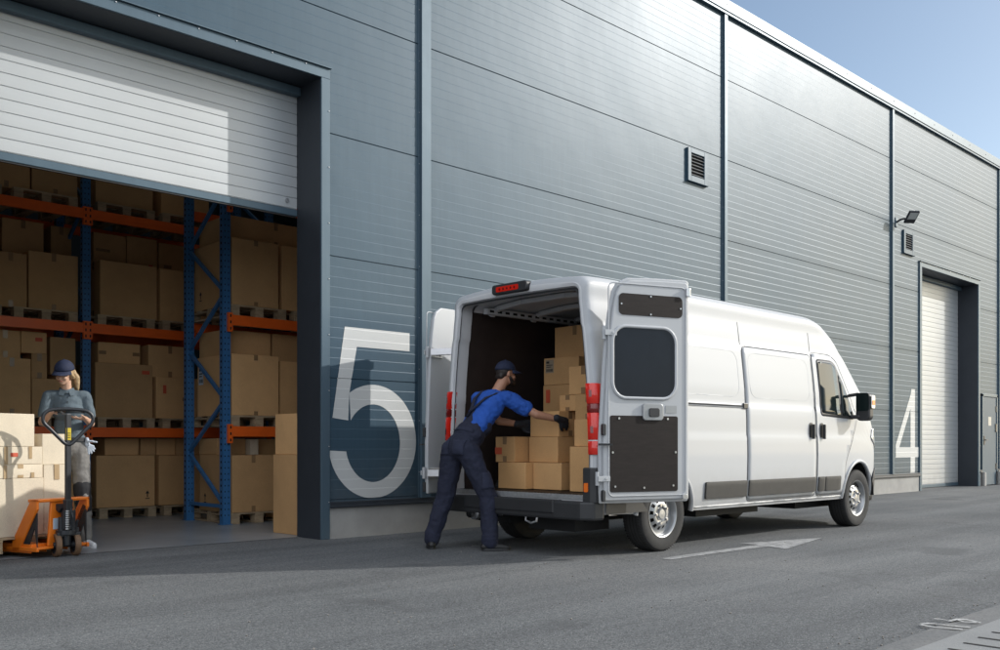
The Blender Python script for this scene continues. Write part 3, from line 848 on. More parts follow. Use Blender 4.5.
# nearer rack
gr2 = 'cartons on the braced rack'
U2 = 2.60+.066+DK+.001
C(5.93, 6.60, 11.06, 12.1, U2, 3.66, 'large carton with an arrow on its side at the higher beam', gr2, tape='y', fold=.07, arrow=('x', -.32, .12, .9))
C(6.66, 7.5, 11.08, 12.0, U2, 3.66, 'large dim carton at the higher beam beside the dark jamb', gr2, tape='y')
C(6.0, 7.4, 11.3, 12.1, 3.662, 4.0, 'dark carton lying on top of the higher beam cartons', gr2, tape='y')
C(5.93, 6.60, 11.06, 12.0, T[0], 2.18, 'large carton with a paper label on its side at the lower beam', gr2, tape='y', fold=.07, both=True, sticker=[('x', -.36, .42, .13, .25, 'label')])
C(6.64, 7.5, 11.10, 12.0, T[0], 2.13, 'dim carton on the lower beam beside the dark jamb', gr2, tape=None)
C(5.95, 6.62, 11.3, 12.0, 2.182, 2.51, 'flat carton on top of the paper-labelled carton', gr2, tape=None)
C(6.66, 7.45, 11.3, 12.0, 2.132, 2.51, 'shaded flat carton under the higher beam by the jamb', gr2, tape=None)
C(5.93, 6.52, 11.05, 11.95, G0, .885, 'grey-brown carton with an arrow on its side on the floor pallet', gr2, tape='y', fold=.1, tm='tape', arrow=('x', -.28, .10, .95))
C(5.95, 6.36, 11.5, 12.0, .887, 1.10, 'low carton behind the frame on the grey-brown arrow carton', gr2, tape=None)
C(6.38, 6.50, 11.4, 11.8, .887, 1.09, 'tiny pale carton on the grey-brown arrow carton', gr2, m='card_pale', tape=None)
C(6.56, 7.4, 11.6, 12.2, .0061, 1.10, 'tall carton behind the box tower at the jamb', gr2, tape=None)
# tower by the jamb
C(5.73, 6.35, 9.22, 9.72, .0055, .905, 'tall plain carton standing on the floor at the dark door jamb', 'carton tower at the jamb', tape=None)
C(5.75, 6.33, 9.24, 9.71, .907, 1.37, 'taped carton on the tall plain carton at the door jamb', 'carton tower at the jamb', tape='y', sticker=[('y', .0, .30, .02, .13, 'tape_pale')])

# --- cartons in the van (floor at .565)
gv = 'cartons in the van'
VF = .572
def V_(x0, x1, y0, y1, z0, z1, lab, **k): return C(x0, x1, y0, y1, z0, z1, lab, gv, m='card_van', **k)
V_(6.78, 7.12, 6.66, 7.06, VF, .838, 'bottom carton under the orange-marked one behind the man', tape=None)
V_(6.80, 7.10, 6.84, 7.12, .840, 1.10, 'carton with an orange mark and tape in the van behind the man', tape='x', sticker=[('x', -.09, .08, .10, .07, 'print_red')])
V_(6.87, 7.24, 6.265, 6.645, VF, .838, 'bottom middle carton at the van floor edge, plain face', tape=None)
V_(6.95, 7.27, 6.38, 6.78, .840, 1.098, 'plain carton in the van directly under the one being pushed', tape=None)
V_(6.98, 7.32, 6.40, 6.79, 1.10, 1.355, 'carton the man is pushing with both gloved hands', tape='y')
V_(6.78, 7.2, 5.72, 6.075, VF, 1.0, 'tall plain carton on the van floor beside the right tail light', tape=None)
V_(6.82, 7.26, 5.70, 6.05, 1.002, 1.26, 'carton in the van above the tall one by the tail light', tape=None)
V_(7.10, 7.5, 5.95, 6.29, 1.262, 1.518, 'taped carton with two tape tabs beside the tail light', tape='x')
V_(7.12, 7.31, 6.295, 6.515, 1.357, 1.517, 'small carton standing on the carton being pushed', tape='x')
V_(7.12, 7.45, 6.0, 6.39, 1.52, 1.80, 'taped cube carton leaning out before the labelled carton', tape='x', fold=.13)
V_(7.45, 7.9, 6.70, 7.06, VF, 1.375, 'dark carton deep in the van at the bottom of the rear stack', tape=None)
V_(7.45, 7.9, 6.30, 6.695, VF, 1.375, 'deep carton in the van hidden behind the pushed carton', tape=None)
V_(7.45, 7.9, 6.68, 7.06, 1.377, 1.655, 'carton with a red paper mark in the rear stack of the van', tape=None, sticker=[('x', -.11, .09, .06, .14, 'print_red')])
V_(7.45, 7.9, 6.30, 6.675, 1.377, 1.655, 'rear carton half hidden behind the taped cube carton', tape=None)
V_(7.45, 7.9, 6.55, 7.04, 1.657, 1.945, 'carton with a tan shipping label in the rear stack of the van', tape=None, sticker=[('x', -.16, .13, .12, .14, 'label_tan')])
V_(7.6, 8.05, 6.44, 7.03, 1.947, 2.29, 'large top carton nearest the van ceiling', tape='x', fold=.10, both=False)
# ------------------------------------------------------------------ van (local: x from the tail to the nose, y towards the wall)
van = thing('delivery_van', 'white high-roof cargo van with both rear doors swung open, loaded with cartons', 'van', (6.38, 6.42, 0))
BT = [(.25, .955), (.36, .985), (.46, 1.008), (.62, 1.020), (.90, 1.026), (1.10, 1.022), (1.13, 1.014), (1.30, 1.012), (1.42, 1.006), (1.445, .996), (1.60, .990), (1.80, .970), (2.04, .943), (2.07, .938), (2.085, .926), (2.22, .912), (2.34, .896)]
PT = [(0, .994), (.4, 1), (4.2, 1), (4.7, .992), (5.1, .972), (5.4, .942), (5.65, .89), (5.82, .81), (5.92, .70), (5.975, .56), (6.0, .40)]
HT = [(0, 2.56), (0.12, 2.575), (0.5, 2.587), (3.2, 2.595), (3.9, 2.59), (4.15, 2.57), (4.4, 2.495), (4.65, 2.38), (4.9, 2.16), (5.15, 1.91), (5.35, 1.68), (5.48, 1.49), (5.6, 1.345), (5.75, 1.235), (5.88, 1.11), (5.95, 0.99), (5.985, 0.88), (6.0, 0.8)]
def van_w(x, z):
    wv = interp(BT, z)*smooth_interp(PT, x)
    if x > 4.3 and z > 1.35: wv -= .11*(z-1.35)*min(1, (x-4.3)/.9)
    return wv
def van_h(x): return smooth_interp(HT, x)
def van_sec(x, dw=0, dh=0, zb=None, full=True):
    H = van_h(x)-dh
    rz = interp([(0, .12), (1.0, .14), (3.6, .16), (4.6, .13), (5.4, .08), (5.8, .12), (6, .16)], x)
    ry = interp([(0, .13), (3.8, .18), (5.2, .12), (6, .14)], x)
    z0 = zb if zb is not None else interp([(0, .40), (.9, .37), (5.2, .36), (5.6, .30), (6, .30)], x)
    zs = H-rz; pts = []
    N = 52
    for k in range(N+1):
        z = z0+(zs-z0)*k/N; pts.append((max(.02, van_w(x, z+dh*.5)-dw), z))
    ws = pts[-1][0]; ry = min(ry, ws*.6)
    for k in range(1, 7):
        t = R(90)*k/6; pts.append((ws-ry*(1-math.cos(t)), zs+rz*.72*math.sin(t)))
    yc = ws-ry; zc = zs+.72*rz
    for k in range(1, 6):
        y = yc*(1-k/5); pts.append((y, zc+.28*rz*(1-(y/yc)**2)))
    right = [(-y, z) for y, z in pts]
    return right+[(y, z) for y, z in reversed(pts[:-1])]
def R3(x, sec): return [(x, y, z) for y, z in sec]
RW, FW = 1.025, 5.055          # axle positions
xs = [.06, .12, .2]+[.3+.1*i for i in range(54)]+[5.66, 5.72, 5.78, 5.83, 5.87, 5.9, 5.93, 5.955, 5.975, 5.99, 6.0]
b = MB()
rows = [R3(.0, van_sec(0, .045, .045)), R3(.012, van_sec(0, .016, .018)), R3(.03, van_sec(0.02, .004, .005))]
rows += [R3(x, van_sec(x)) for x in xs]
V = b.grid(rows)
b.face(V[-1])
body = b.build('body', M['white'], van, smooth=32)
so_ = body.modifiers.new('solid', 'SOLIDIFY'); so_.thickness = .022; so_.offset = -1
cut = MB()
for wx, rr in ((RW, .425), (FW, .43)):
    for s in (-1, 1): cut.cyl((wx, s*.58, .375), (wx, s*1.2, .375), rr, n=48)
cu = cut.build('wheel_cutter', M['under'], van)
bo = body.modifiers.new('arch', 'BOOLEAN'); bo.operation = 'DIFFERENCE'; bo.object = cu; bo.solver = 'EXACT'
bake(body); bpy.data.objects.remove(cu)
body.data.shade_smooth(); body.data.set_sharp_from_angle(angle=R(32))

# rear portal
def open_sec(dw, zt, zb, r=.07, N=52):
    pts = []
    for k in range(N+1):
        z = zb+(zt-r-zb)*k/N; pts.append((van_w(.1, z)-dw, z))
    ws = pts[-1][0]
    for k in range(1, 7):
        t = R(90)*k/6; pts.append((ws-r*(1-math.cos(t)), zt-r+r*.85*math.sin(t)))
    yc = ws-r
    for k in range(1, 6):
        y = yc*(1-k/5); pts.append((y, zt-.15*r+.15*r*(1-(y/yc)**2)))
    return [(-y, z) for y, z in pts]+[(y, z) for y, z in reversed(pts[:-1])]
b = MB()
o0 = van_sec(0, .045, .045, .40); i0 = open_sec(.085, 2.455, .545); i1 = open_sec(.095, 2.445, .545)
b.grid([R3(.0, o0), R3(-.004, open_sec(.066, 2.49, .47, .10)), R3(.004, i0), R3(.03, i1), R3(.19, open_sec(.085, 2.455, .545))])
b.box(-.004, .14, -.93, .93, .40, .545)
b.build('rear_portal', M['white_in'], van, smooth=32)
b = MB(); b.grid([R3(.034, open_sec(.094, 2.446, .56)), R3(.028, open_sec(.114, 2.425, .56))]); 
for r_ in (0,): pass
b.build('door_seal', M['black'], van, smooth=40)
# cargo space
b = MB()
def inner(x): return van_sec(0, .115, .22, .56)
XI = 3.25
side = lambda x, s: [(x, s*(van_w(.5, z)-.09), z) for z in (.565, .9, 1.3, 1.7, 2.02, 2.2, 2.38)]
for s in (-1, 1): b.grid([side(.188, s), side(XI, s)])
b.grid([[(XI, -.925, .56), (XI, .925, .56)], [(XI, -.86, 2.0), (XI, .86, 2.0)], [(XI, -.78, 2.46), (XI, .78, 2.46)]])
b.build('cargo_lining', M['ply_lining'], van)
b = MB()
prof_c = [(-.78, 2.375), (-.77, 2.39), (-.75, 2.42), (-.66, 2.46), (-.3, 2.49), (.3, 2.49), (.66, 2.46), (.75, 2.42), (.77, 2.39), (.78, 2.375)]
b.grid([R3(.185, prof_c), R3(XI, prof_c)])
b.build('cargo_ceiling', M['white_in'], van, smooth=50)
for k in range(5):
    x = .42+.62*k; b = MB(); q = [(y*.995, z-.015) for y, z in prof_c[1:-1]]
    for (y0, z0), (y1, z1) in zip(q[:-1], q[1:]): b.bar((x, y0, z0-.02), (x, y1, z1-.02), .07, .05, up=(0, 0, 1))
    b.build('ceiling_rib', M['white_in'], van, bevel=.012)
b = MB()
for s in (-1, 1):
    b.box(.28, XI, s*.70-.03, s*.70+.03, 2.36, 2.42)
    b.mi = 1
    for k in range(26): b.box(.31+.112*k, .37+.112*k, s*.70-.0315, s*.70+.0315, 2.378, 2.402)
    b.mi = 0
b.build('roof_rail', [M['white_in'], M['slot']], van)
b = MB(); b.box(.02, XI, -.93, .93, .545, .566); b.build('cargo_floor', M['ply'], van)
b = MB(); b.box(-.02, .07, -.90, .90, .53, .5705)
b.mi = 1
for k in range(42): b.box(-.0, .05, -.84+.04*k, -.82+.04*k, .5706, .5725)
b.build('sill_plate', [M['alu'], M['slot']], van, bevel=.004)
# brake light above the doors
b = MB(); b.prism(rrect(-.235, .235, 2.465, 2.56, .03), lambda u, v, d: (d, u+.03, v), -.05, .05)
hb = b.build('brake_light', M['black'], van, bevel=.01)
b = MB(); b.prism(rrect(-.15, .15, 2.485, 2.535, .012), lambda u, v, d: (d, u+.05, v), -.054, -.0502); b.build('red_lens', M['lens_red'], hb)
b = MB()
for k in range(5): b.cyl((-.0545, -.05+.05*k, 2.51), (-.056, -.05+.05*k, 2.51), .012, n=10)
b.build('lamp_bulbs', M['lens_dark'], hb)
# tail lights wrapped round the rear corners
for s in (-1, 1):
    b = MB()
    def corner(z, o):
        w0 = van_w(.1, z)
        ins = .082
        return [(.06, s*(w0-ins-.006-o), z), (-.012-o, s*(w0-ins), z), (-.014-o, s*(w0-.045), z), (-.006-o, s*(w0-.02), z), (.02, s*(w0+.004+o), z), (.09, s*(w0+.006+o), z), (.16, s*(w0+.004), z)]
    segs = [(1.06, 1.30, 0), (1.30, 1.38, 1), (1.38, 1.56, 0), (.93, 1.05, 0)]
    for z0, z1, mi in segs:
        b.mi = mi
        b.grid([corner(z0, .0), corner(z0+.008, .008), corner(z1-.008, .008), corner(z1, .0)])
    b.mi = 2; b.grid([corner(1.05, .002), corner(1.06, .002)])
    t_ = b.build('tail_light', [M['lens_red'], M['lens_dark'], M['white_in']], van, smooth=50)
    b = MB()
    for z in (1.12, 1.44): b.grid([[(p[0]-.0015, p[1]+s*.0015, p[2]) for p in corner(z+dz, .008)[2:5]] for dz in (0, .06)])
    b.build('reflector', M['lens_dark'], t_)
# rear bumper with raised corners, step and chassis
b = MB()
outl = [(.10, -1.03), (-.02, -1.0), (-.085, -.9), (-.10, -.6), (-.10, .6), (-.085, .9), (-.02, 1.0), (.10, 1.03)]
b.prism(outl, lambda u, v, d: (u, v, d), .35, .515)
bm_ = b.build('rear_bumper', M['black'], van, bevel=.02)
b = MB(); b.prism([(.0, -.62), (-.112, -.6), (-.112, .6), (.0, .62)], lambda u, v, d: (u, v, d), .40, .52); b.build('rear_step', M['black'], van, bevel=.012)
for s in (-1, 1):
    b = MB(); b.prism([(-.035, s*.885), (-.03, s*.97), (.0, s*1.015), (.16, s*1.036), (.16, s*.99), (.01, s*.885)], lambda u, v, d: (u, v, d), .50, .815)
    c_ = b.build('bumper_corner', M['black'], van, bevel=.012)
    b = MB(); b.prism(rrect(.60, .68, .0, .045, .01), lambda u, v, d: (d, s*(.905+v), u), -.041, -.033); b.build('reflector', M['amber'], c_)
    b = MB(); b.grid([[(.12, s*1.031, .40), (.72, s*1.033, .40)], [(.12, s*1.034, .52), (.60, s*1.036, .52)]]); b.build('bumper_side', M['black'], van)
b = MB(); b.box(.0, 5.5, -.45, -.33, .36, .50); b.box(.0, 5.5, .33, .45, .36, .50); b.box(.3, 5.4, -.93, .93, .48, .54); b.box(1.9, 3.1, -.75, -.2, .27, .46)
b.box(4.2, 5.6, -.6, .6, .24, .5)
b.tube([(.1, .55, .30), (.5, .55, .30), (.8, .3, .33), (2, .28, .33), (4, .28, .33)], .035, 10)
b.box(.18, .6, .25, .75, .25, .42); b.box(.3, .8, -.5, .1, .20, .40)
b.build('chassis', M['under'], van)
b = MB(); b.cyl((RW, -.85, .36), (RW, .85, .36), .045, n=12); b.sphere((RW, 0, .36), .11); b.box(RW-.6, RW+.6, -.53, -.46, .29, .32); b.box(RW-.6, RW+.6, .46, .53, .29, .32)
b.build('rear_axle', M['under'], van)
b = MB(); b.tube([(-.02, -.32, .37), (-.03, -.32, .31), (-.03, -.25, .29), (-.03, -.18, .31), (-.02, -.18, .37)], .012, 8); b.build('tow_eye', M['chrome'], van, smooth=60)
b = MB(); b.lathe([(.05, 0), (.05, .05), (.075, .06), (.075, .10), (.03, .11)], (-.02, .62, .34), (1, 0, 0), 14); b.box(.0, .04, .2, .28, .33, .39); b.build('muffler_end', M['chrome'], van, smooth=40)
for wx in (RW, FW):
    for s in (-1, 1):
        b = MB()
        b.grid([[(wx+.45*math.cos(R(a)), s*.56, .375+.45*math.sin(R(a))) for a in range(0, 181, 10)], [(wx+.45*math.cos(R(a)), s*.985, .375+.45*math.sin(R(a))) for a in range(0, 181, 10)]])
        b.face([b.bm.verts.new((wx+.45*math.cos(R(a)), s*.56, .385+.45*math.sin(R(a)))) for a in range(0, 181, 10)])
        b.build('wheel_housing', M['under'], van)

# side details, conforming to the body
def patch(name, poly, off, m, parent=None, s=-1, thick=None, bevel=0):
    b = MB(); bm = b.bm
    b.face([bm.verts.new((x, 0, z)) for x, z in poly])
    zs = [p[1] for p in poly]; xs_ = [p[0] for p in poly]
    g_ = []
    z = math.floor(min(zs)/.06)*.06
    cuts = [k*.06 for k in range(2, 45)]+[1.115, 1.432, 2.077]
    for z in cuts:
        if min(zs) < z < max(zs): bmesh.ops.bisect_plane(bm, geom=bm.verts[:]+bm.edges[:]+bm.faces[:], dist=1e-5, plane_co=(0, 0, z), plane_no=(0, 0, 1))
    x = 0
    while x < 6:
        if min(xs_) < x < max(xs_): bmesh.ops.bisect_plane(bm, geom=bm.verts[:]+bm.edges[:]+bm.faces[:], dist=1e-5, plane_co=(x, 0, 0), plane_no=(1, 0, 0))
        x += .12
    for v in bm.verts: v.co.y = s*(van_w(v.co.x, v.co.z)+off)
    if thick:
        bmesh.ops.recalc_face_normals(bm, faces=bm.faces)
    o = b.build(name, m, parent or van, smooth=50)
    if thick:
        q = o.modifiers.new('solid', 'SOLIDIFY'); q.thickness = thick; q.offset = 0
    if bevel:
        q = o.modifiers.new('bevel', 'BEVEL'); q.width = bevel; q.segments = 2; q.limit_method = 'ANGLE'; q.angle_limit = R(50)
    return o
def seam(lines, parent, s=-1, r=.0038, m='seam', name='door_gap', out=.0005):
    b = MB()
    for ln in lines:
        pts = []
        for (x0, z0), (x1, z1) in zip(ln[:-1], ln[1:]):
            n = max(1, int(math.hypot(x1-x0, z1-z0)/.05))
            for k in range(n): pts.append((x0+(x1-x0)*k/n, z0+(z1-z0)*k/n))
        pts.append(ln[-1])
        b.tube([(x, s*(van_w(x, z)+out), z) for x, z in pts], r, 6)
    return b.build(name, M[m], parent, smooth=60)
def roundpath(pts, r=.05, closed=False):
    out = []
    n = len(pts)
    for i, p in enumerate(pts):
        if not closed and i in (0, n-1): out.append(p); continue
        a, c = Vector(pts[i-1]), Vector(pts[(i+1) % n]); p_ = Vector(p)
        u = (a-p_).normalized()*min(r, (a-p_).length/2); v = (c-p_).normalized()*min(r, (c-p_).length/2)
        for k in range(6):
            t = k/5; q = (p_+u)*(1-t)**2+p_*2*t*(1-t)+(p_+v)*t*t; out.append((q.x, q.y))
    if closed: out.append(out[0])
    return out
SX0, SX1 = 2.44, 3.92
for s in (-1, 1):
    if s < 0:
        sdr = patch('sliding_door', roundpath([(SX0+.012, .43), (SX1-.012, .43), (SX1-.012, 2.06), (SX0+.012, 2.06)], .07, True)[:-1], .004, M['white'], s=s, thick=.003)
        seam([roundpath([(SX0, .42), (SX1, .42), (SX1, 2.068), (SX0, 2.068)], .08, True)], sdr, s)
        b = MB(); x, z = SX1-.115, 1.17; y = van_w(x, z)
        b.prism(rrect(x-.045, x+.045, z-.105, z+.105, .04), lambda u, v, d: (u, s*(y+d), v), .004, .012)
        b.bar((x+.012, s*(y+.035), z-.085), (x+.012, s*(y+.035), z+.085), .035, .022, up=(1, 0, 0))
        b.build('handle', M['black'], sdr, bevel=.006)
        # sliding rail behind the door
        rl = patch('slide_rail', [(.60, 1.405), (SX0-.02, 1.405), (SX0-.02, 1.445), (.60, 1.445)], .006, M['white'], s=s, thick=.008)
        seam([[(.62, 1.424), (SX0-.03, 1.424)]], rl, s, r=.010, name='rail_slot', out=.006)
        b = MB(); b.box(SX0-.07, SX0+.01, s*(van_w(2.4, 1.42)+.02), s*(van_w(2.4, 1.42)-.0), 1.40, 1.455); b.build('rail_roller', M['blacksteel'], rl, bevel=.004)
    # front door
    fd = patch('front_door', roundpath([(SX1+.035, .43), (4.63, .43), (4.66, .80), (4.78, .98), (4.93, 1.18), (5.02, 1.36), (4.85, 1.68), (4.62, 2.02), (4.45, 2.09), (SX1+.035, 2.09)], .06, True)[:-1], .004, M['white'], s=s, thick=.003)
    seam([roundpath([(SX1+.022, .42), (4.64, .42), (4.67, .80), (4.79, .975), (4.94, 1.175), (5.035, 1.36), (4.86, 1.69), (4.63, 2.03), (4.46, 2.102), (SX1+.022, 2.102)], .07, True)], fd, s)
    wo = roundpath([(SX1+.14, 1.36), (4.93, 1.33), (4.90, 1.46), (4.72, 1.78), (4.54, 2.0), (4.44, 2.03), (SX1+.13, 2.03)], .05, True)[:-1]
    wf = patch('side_window', wo, .009, M['black'], fd, s=s, thick=.004)
    patch('pane', roundpath([(SX1+.165, 1.395), (4.54, 1.37), (4.54, 1.955), (4.42, 2.0), (SX1+.155, 2.0)], .04, True)[:-1], .013, M['glass'], wf, s=s, thick=.003)
    patch('quarter_pane', roundpath([(4.60, 1.37), (4.89, 1.355), (4.87, 1.45), (4.70, 1.75), (4.60, 1.88)], .03, True)[:-1], .013, M['glass'], wf, s=s, thick=.003)
    b = MB(); x, z = SX1+.14, 1.17; y = van_w(x, z)
    b.prism(rrect(x-.045, x+.045, z-.105, z+.105, .04), lambda u, v, d: (u, s*(y+d), v), .004, .012)
    b.bar((x+.012, s*(y+.035), z-.085), (x+.012, s*(y+.035), z+.085), .035, .022, up=(1, 0, 0))
    b.build('handle', M['black'], fd, bevel=.006)
    # mirror
    mr_ = MB(); mx, mz = 4.86, 1.51
    mr_.bar((mx-.02, s*.96, 1.36), (mx, s*1.12, 1.36), .07, .05); mr_.bar((mx-.02, s*.955, 1.62), (mx, s*1.10, 1.64), .05, .04)
    mr_.prism(rrect(-.09, .09, -.17, .17, .06), lambda u, v, d: (mx+.02+d, s*(1.15+u), mz-.03+v), -.045, .07)
    mo = mr_.build('wing_mirror', M['black'], van, bevel=.03)
    b = MB(); b.prism(rrect(-.08, .08, -.05, .17, .03), lambda u, v, d: (mx-.026+d, s*(1.15+u), mz-.03+v), -.004, .003); b.build('mirror_glass', M['glass'], mo)
    b = MB(); b.prism(rrect(-.04, .05, -.02, .14, .02), lambda u, v, d: (mx+.035+u, s*(1.247+d), mz-.03+v), .0, .012); b.build('indicator', M['lens_clear'], mo, bevel=.004)
    b = MB(); b.prism(rrect(-.03, .04, .02, .08, .015), lambda u, v, d: (mx+.035+u, s*(1.26+d), mz-.03+v), .0, .003); b.build('indicator_lens', M['amber'], mo)
    # rub strips and lower trim
    for x0, x1 in ((1.66, SX0-.02), (SX0+.02, SX1-.02), (SX1+.05, SX1+.20), (SX1+.215, 4.52)):
        patch('rub_strip', roundpath([(x0, .475), (x1, .475), (x1, .645), (x0, .645)], .02, True)[:-1], .012, M['rub'], s=s, thick=.016, bevel=.004)
    # pressed panel outlines
    seam([roundpath([(.55, 1.52), (SX0-.10, 1.52), (SX0-.10, 2.0), (.55, 2.0)], .14, True)], van, s, r=.004, m='white', name='pressed_panel', out=-.002)
    if s < 0: seam([roundpath([(SX0+.10, 1.52), (SX1-.10, 1.52), (SX1-.10, 2.0), (SX0+.10, 2.0)], .14, True)], sdr, s, r=.004, m='white', name='pressed_panel', out=.003)
    seam([[(.3, .42), (.58, .42)], [(1.5, .40), (4.6, .40)]], van, s, r=.012, m='white', name='sill', out=-.004)
    seam([[(SX0, 2.08), (SX0-.005, 2.32)]], van, s, r=.003, name='panel_joint')
    seam([[(SX1+.03, 2.10), (SX1+.03, 2.33)]], van, s, r=.003, name='panel_joint')
    # fuel flap / arch lips
    for wx, rr in ((RW, .425), (FW, .43)):
        b = MB()
        pts = []
        for k in range(33):
            a = R(-2+184*k/32); x, z = wx+(rr+.012)*math.cos(a), .375+(rr+.012)*math.sin(a)
            if z < .37: z = .37
            pts.append((x, s*(van_w(x, z)+.002), z))
        b.tube(pts, .022, 8); b.build('arch_lip', M['white'], van, smooth=60)
    patch('front_bumper', roundpath([(5.50, .30), (5.985, .30), (5.985, .72), (5.80, .72), (5.60, .66), (5.50, .50)], .04, True)[:-1], .012, M['rub'], s=s, thick=.012)
    hl = patch('headlight', roundpath([(5.50, 1.10), (5.72, 1.0), (5.93, .86), (5.955, .93), (5.80, 1.10), (5.60, 1.25)], .04, True)[:-1], .008, M['lens_clear'], s=s, thick=.006)
b = MB()
def top_rows(x0, x1, n, t):
    out = []
    for k in range(n+1):
        x = x0+(x1-x0)*k/n; sec = van_sec(x); q = [p for p in sec if p[1] > van_h(x)-t]
        m_ = len(sec)//2
        out.append([(x+.006, y*.97, z+.008) for y, z in sec[m_-9:m_+10]])
    return out
b.grid(top_rows(4.5, 5.42, 14, .1)); b.build('windscreen', M['glass'], van, smooth=60)
b = MB(); b.grid([R3(6.006, [(y, .32), (y, .55)]) for y in (-.40, -.2, 0, .2, .40)]); b.grid([R3(6.006, [(y, .6), (y, .78)]) for y in (-.36, -.18, 0, .18, .36)]); b.build('grille', M['black'], van)

# wheels
def wheel(x, s):
    y = s*.87
    t = thing('wheel', 'x', 'x'); del t['label']; del t['category']
    t.parent = van; t.location = (x, y, .355); t.rotation_euler.z = 0 if s > 0 else math.pi
    b = MB()  # axis +y is outwards
    b.lathe([(.205, -.10), (.26, -.112), (.315, -.118), (.338, -.108), (.352, -.085), (.3555, -.04), (.3555, .04), (.352, .085), (.338, .108), (.315, .118), (.26, .114), (.213, .10)], (0, 0, 0), (0, 1, 0), 64)
    for k in range(3):
        pass
    ty = b.build('tyre', M['rubber'], t, smooth=30)
    b = MB()
    for yy in (-.055, -.018, .018, .055):
        b.lathe([(.3562, yy-.005), (.3562, yy+.005)], (0, 0, 0), (0, 1, 0), 64)
    for k in range(72):
        a = 2*math.pi*k/72
        for y0 in (.075, -.075):
            mt = Matrix.Rotation(a, 4, 'Y') @ Matrix.Translation((0, y0, .3535))
            b.box(-.003, .003, -.022, .022, -.004, .0026, mt)
    b.build('tread_groove', M['slot'], ty)
    b = MB(); n = 96
    prof = [(.213, .10), (.222, .108), (.214, .106), (.200, .092), (.193, .055), (.170, .052), (.150, .062), (.118, .082), (.100, .088), (.080, .086), (.072, .070), (.058, .068), (.055, .085), (.045, .098), (.0, .10)]
    rings = [[b.bm.verts.new((r*math.cos(2*math.pi*k/n), h, r*math.sin(2*math.pi*k/n))) for k in range(n)] for r, h in prof]
    for q in range(len(prof)-1):
        for k in range(n):
            if q in (6,) and (k % 8) in (0, 1, 2, 3): continue
            b.face([rings[q][k], rings[q][(k+1) % n], rings[q+1][(k+1) % n], rings[q+1][k]])
    rm = b.build('rim', M['rim'], t, smooth=35)
    b = MB(); b.cyl((0, .02, 0), (0, .03, 0), .19, n=32); b.lathe([(.205, -.1), (.19, .0), (.19, .05)], (0, 0, 0), (0, 1, 0), 48); b.build('brake_drum', M['under'], t)
    b = MB()
    for k in range(5):
        a = 2*math.pi*k/5; b.cyl((.088*math.cos(a), .08, .088*math.sin(a)), (.088*math.cos(a), .108, .088*math.sin(a)), .013, n=6)
    b.build('wheel_nuts', M['chrome'], rm)
for x in (RW, FW):
    for s in (-1, 1): wheel(x, s)

